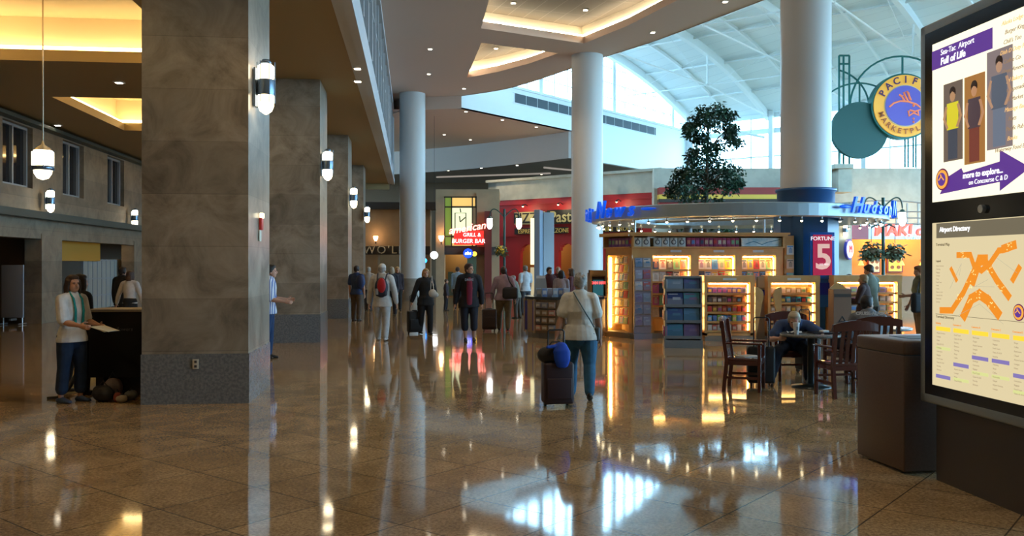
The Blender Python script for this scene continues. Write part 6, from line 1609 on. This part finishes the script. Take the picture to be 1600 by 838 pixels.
t = thing('tote_bag', 'large dark bag at the hip of the person in the sage shirt', 'bag', PR + Vector((-.10,-.28,.92)), .2)
mb = MB(); mb.box((0,0,0), (.42,.16,.42), bev=.06); mb.build('bag_body', mat('bag_navy', (.012,.014,.02), .7), t)
mb = MB(); mb.tube([(-.1,0,.2),(-.02,.04,.4),(.06,.12,.52),(.1,0,.2)], .012, 0, 6); mb.build('strap', M_black, t)
person('person with dark hair glimpsed behind the third lit cabinet', stand(1327, 21.9), (-.2,1), 1.52, 1.0, top=(.06,.03,.03), bottom=(.03,.02,.02), hair=(.03,.015,.012), female=True)

# seated man in blue, bent over the table
SM = Vector((4.22, 13.40, 0))
person('man in a blue shirt bent over the cafe table drinking through a straw', SM, (-.30,-.95), 1.76, 1.14, lean=28, bend=30, hip=.305, head=(0,22), arms=[((-.85,.55,-.6),(.05,1,.10)), ((.45,.6,-.7),(-.45,.85,.12))],
       legs=[((-.22,1,-.05),(-.02,.10,-1)), ((.30,1,-.1),(.25,.45,-1))], top=(.045,.085,.22), sleeve='short', bottom=(.012,.018,.04), hair=(.38,.30,.20), vox=.0095)
# seated man in grey, seen from behind
SG = Vector((5.13, 12.86, 0))
person('man with short dark hair in a grey T-shirt seated with his back to the camera', SG, (.12,1), 1.72, 1.12, lean=8, hip=.30, head=(-55,0), arms=[((-.3,.5,-.8),(.3,.9,.0)), ((.3,.5,-.8),(-.3,.9,.0))],
       legs=[((-.2,1,-.02),(-.02,.0,-1)), ((.2,1,-.02),(.02,.05,-1))], top=(.17,.18,.20), sleeve='short', bottom=(.02,.02,.03), hair=(.02,.014,.012), skin='tan', vox=.0095)
mb = text_mb('CRUISE-ALASKA', .062, .002, M=facing((SG.x-.02, SG.y-.145, 1.03), (.99,-.12,0), (0,.15,.99)), bold=.002)
tag(mb.build('back_print', mat('print_white', (.6,.6,.6), .7)), 'white lettering across the shoulders of the grey T-shirt', 'print')
t = thing('dark_backpack', 'dark backpack piled on the chair beside the man in grey', 'backpack', (4.90, 13.30, .455), .3)
mb = MB(); mb.ball((0,0,.22), (.18,.14,.22), 0, 12); mb.box((0,0,.13), (.32,.22,.24), bev=.06); baked(mb, 'pack_body', mat('pack_black', (.02,.02,.035), .6), t, .014, 3)
mb = MB(); mb.tube([(-.06,0,.42),(0,0,.50),(.06,0,.42)], .012, 0, 6); mb.build('grab_loop', M_black, t)
roller((4.72,14.3,0), R(15), .34, .5, .24, (.012,.012,.014), 'second black suitcase with raised handle behind the cafe table', 1.0)

# black podium and bags beside it
D = 11.75; t = thing('black_podium', 'black draped podium with a pale top beside the nearest pillar', 'podium', (X(182,D), D, 0), R(4))
mb = MB(); mb.box((0,.2,.68), (.66,.5,.86), bev=.01); mb.build('body', mat('drape_black', (.006,.006,.007), .9), t)
mb = MB(); mb.box((.20,.25,.14), (.22,.36,.28)); mb.box((-.24,.25,.13), (.1,.36,.26)); mb.box((0,.42,.13), (.6,.03,.27)); mb.build('foot', M_black, t)
mb = MB(); mb.box((0,.2,1.125), (.72,.56,.035), bev=.008); mb.build('top', mat('podium_top', (.26,.24,.22), .4), t)
text_mb('flowers', .07, .002, .2, M=facing((.12,-.055,.88),(1,0,0))).build('lettering', mat('podium_ink', (.06,.07,.09), .5), t)
def sack(px, D, r, col, label, z=None, seed=1):
    t = thing('bag', label, 'bag', (X(px,D), D, 0), .2*seed); mb = MB()
    rn = random.Random(seed)
    for _ in range(6): mb.ball((rn.uniform(-.5,.5)*r[0], rn.uniform(-.4,.4)*r[1], r[2]*rn.uniform(.75,.95)), tuple(q*rn.uniform(.55,.8) for q in r), 0, 10)
    mb.ball((0,0,r[2]*.8), tuple(q*.8 for q in r), 0, 10); baked(mb, 'bag_body', mat('sack_%s' % str(col), col, .7), t, .012, 3)
    mb = MB(); mb.tube([(-r[0]*.4,0,r[2]*1.45),(-.0,0,r[2]*2.0),(r[0]*.4,0,r[2]*1.45)], .008, 0, 6); mb.build('bag_handle', M_black, t)
sack(161, 11.3, (.14,.13,.13), (.010,.010,.012), 'round black bag on the floor by the podium', seed=1)
sack(176, 11.55, (.12,.11,.17), (.20,.17,.17), 'grey patterned bag slumped under the podium', seed=2)
sack(191, 11.2, (.07,.06,.06), (.30,.26,.22), 'small pale bag on the floor by the podium', seed=3)
sack(183, 11.25, (.05,.05,.08), (.22,.04,.03), 'small dark red bag between the podium bags', seed=4)
sack(205, 11.4, (.08,.08,.08), (.10,.12,.14), 'grey-blue bag beside the nearest pillar', seed=5)
t = thing('floor_cable', 'black bundled strap trailing on the floor left of the woman in white', 'strap', (X(92,11.5), 11.5, 0))
mb = MB(); mb.tube([(-.15,0,.015),(-.02,.02,.02),(.06,.1,.10),(.14,.2,.30),(.22,.25,.42)], [.015,.02,.03,.035,.03], 0, 8); mb.build('strap_cord', M_black, t)

# ------------------------------------------------------------------ small pieces become sub-parts of the part that carries them
SUB = {'directory_sign': {'banner_text': 'purple_banner', 'arrow_text': 'purple_arrow', 'header_text': 'header_band', 'lock': 'black_bezel', 'script_text': 'upper_poster', 'left_photo': 'upper_poster', 'middle_photo': 'upper_poster', 'right_photo': 'upper_poster',
                          'map_title': 'directory_poster', 'list_title': 'directory_poster', 'legend_title': 'directory_poster', 'map_buildings': 'directory_poster', 'map_symbols': 'directory_poster', 'map_roads': 'directory_poster',
                          'rule': 'directory_poster', 'column_title': 'directory_poster', 'yellow_bar': 'directory_poster', 'violet_bar': 'directory_poster', 'green_bar': 'directory_poster', 'list_text': 'directory_poster', 'legend_text': 'directory_poster'},
       'marketplace_sign': {'upper_lettering': 'orange_ring', 'lower_lettering': 'orange_ring', 'emblem': 'blue_centre'},
       'rolling_suitcase': {'front_pocket': 'body', 'carry_grip': 'body', 'wheel': 'body'}, 'magazine_poster': {'title': 'poster_print', 'numeral': 'poster_print', 'caption': 'poster_print'},
       'shop_sign': {'lettering': 'board'}, 'register_cabinet': {'screen': 'screen_housing', 'screen_caption': 'screen_housing'}, 'ring_canopy': {'lettering': 'ring', 'swash': 'ring'},
       'menu_board': {'dish_picture': 'screen'}, 'display_cabinet': {'header_label': 'cabinet'}, 'round_lightbox': {'lettering': 'lit_face'}, 'wall_sconce': {}, 'round_counter': {'blue_panel': 'body', 'stile': 'body'},
       'lamp_post': {'lantern_cap': 'pole'}, 'paper_cup': {'straw': 'lid', 'printed_mark': 'cup'}, 'wall_outlet': {'socket': 'cover_plate'}, 'sushi_counter': {'neon_lettering': 'sign_band', 'small_lettering': 'sign_band'},
       'corner_building': {'clock_hands': 'clock_face'}, 'tan_building': {'metal_lettering': 'dark_band'}, 'picture_panel': {'drawing': 'print'}, 'backpack': {'side_pocket': 'pack_body', 'front_panel': 'pack_body'}, 'black_podium': {'lettering': 'body'}}
for root in [o for o in COL.objects if o.parent is None and o.name.split('.')[0] in SUB]:
    mp = SUB[root.name.split('.')[0]]; ch = list(root.children); by = {c.name.split('.')[0]: c for c in ch}
    for c in ch:
        k = mp.get(c.name.split('.')[0])
        if k and k in by and by[k] is not c: c.parent = by[k]
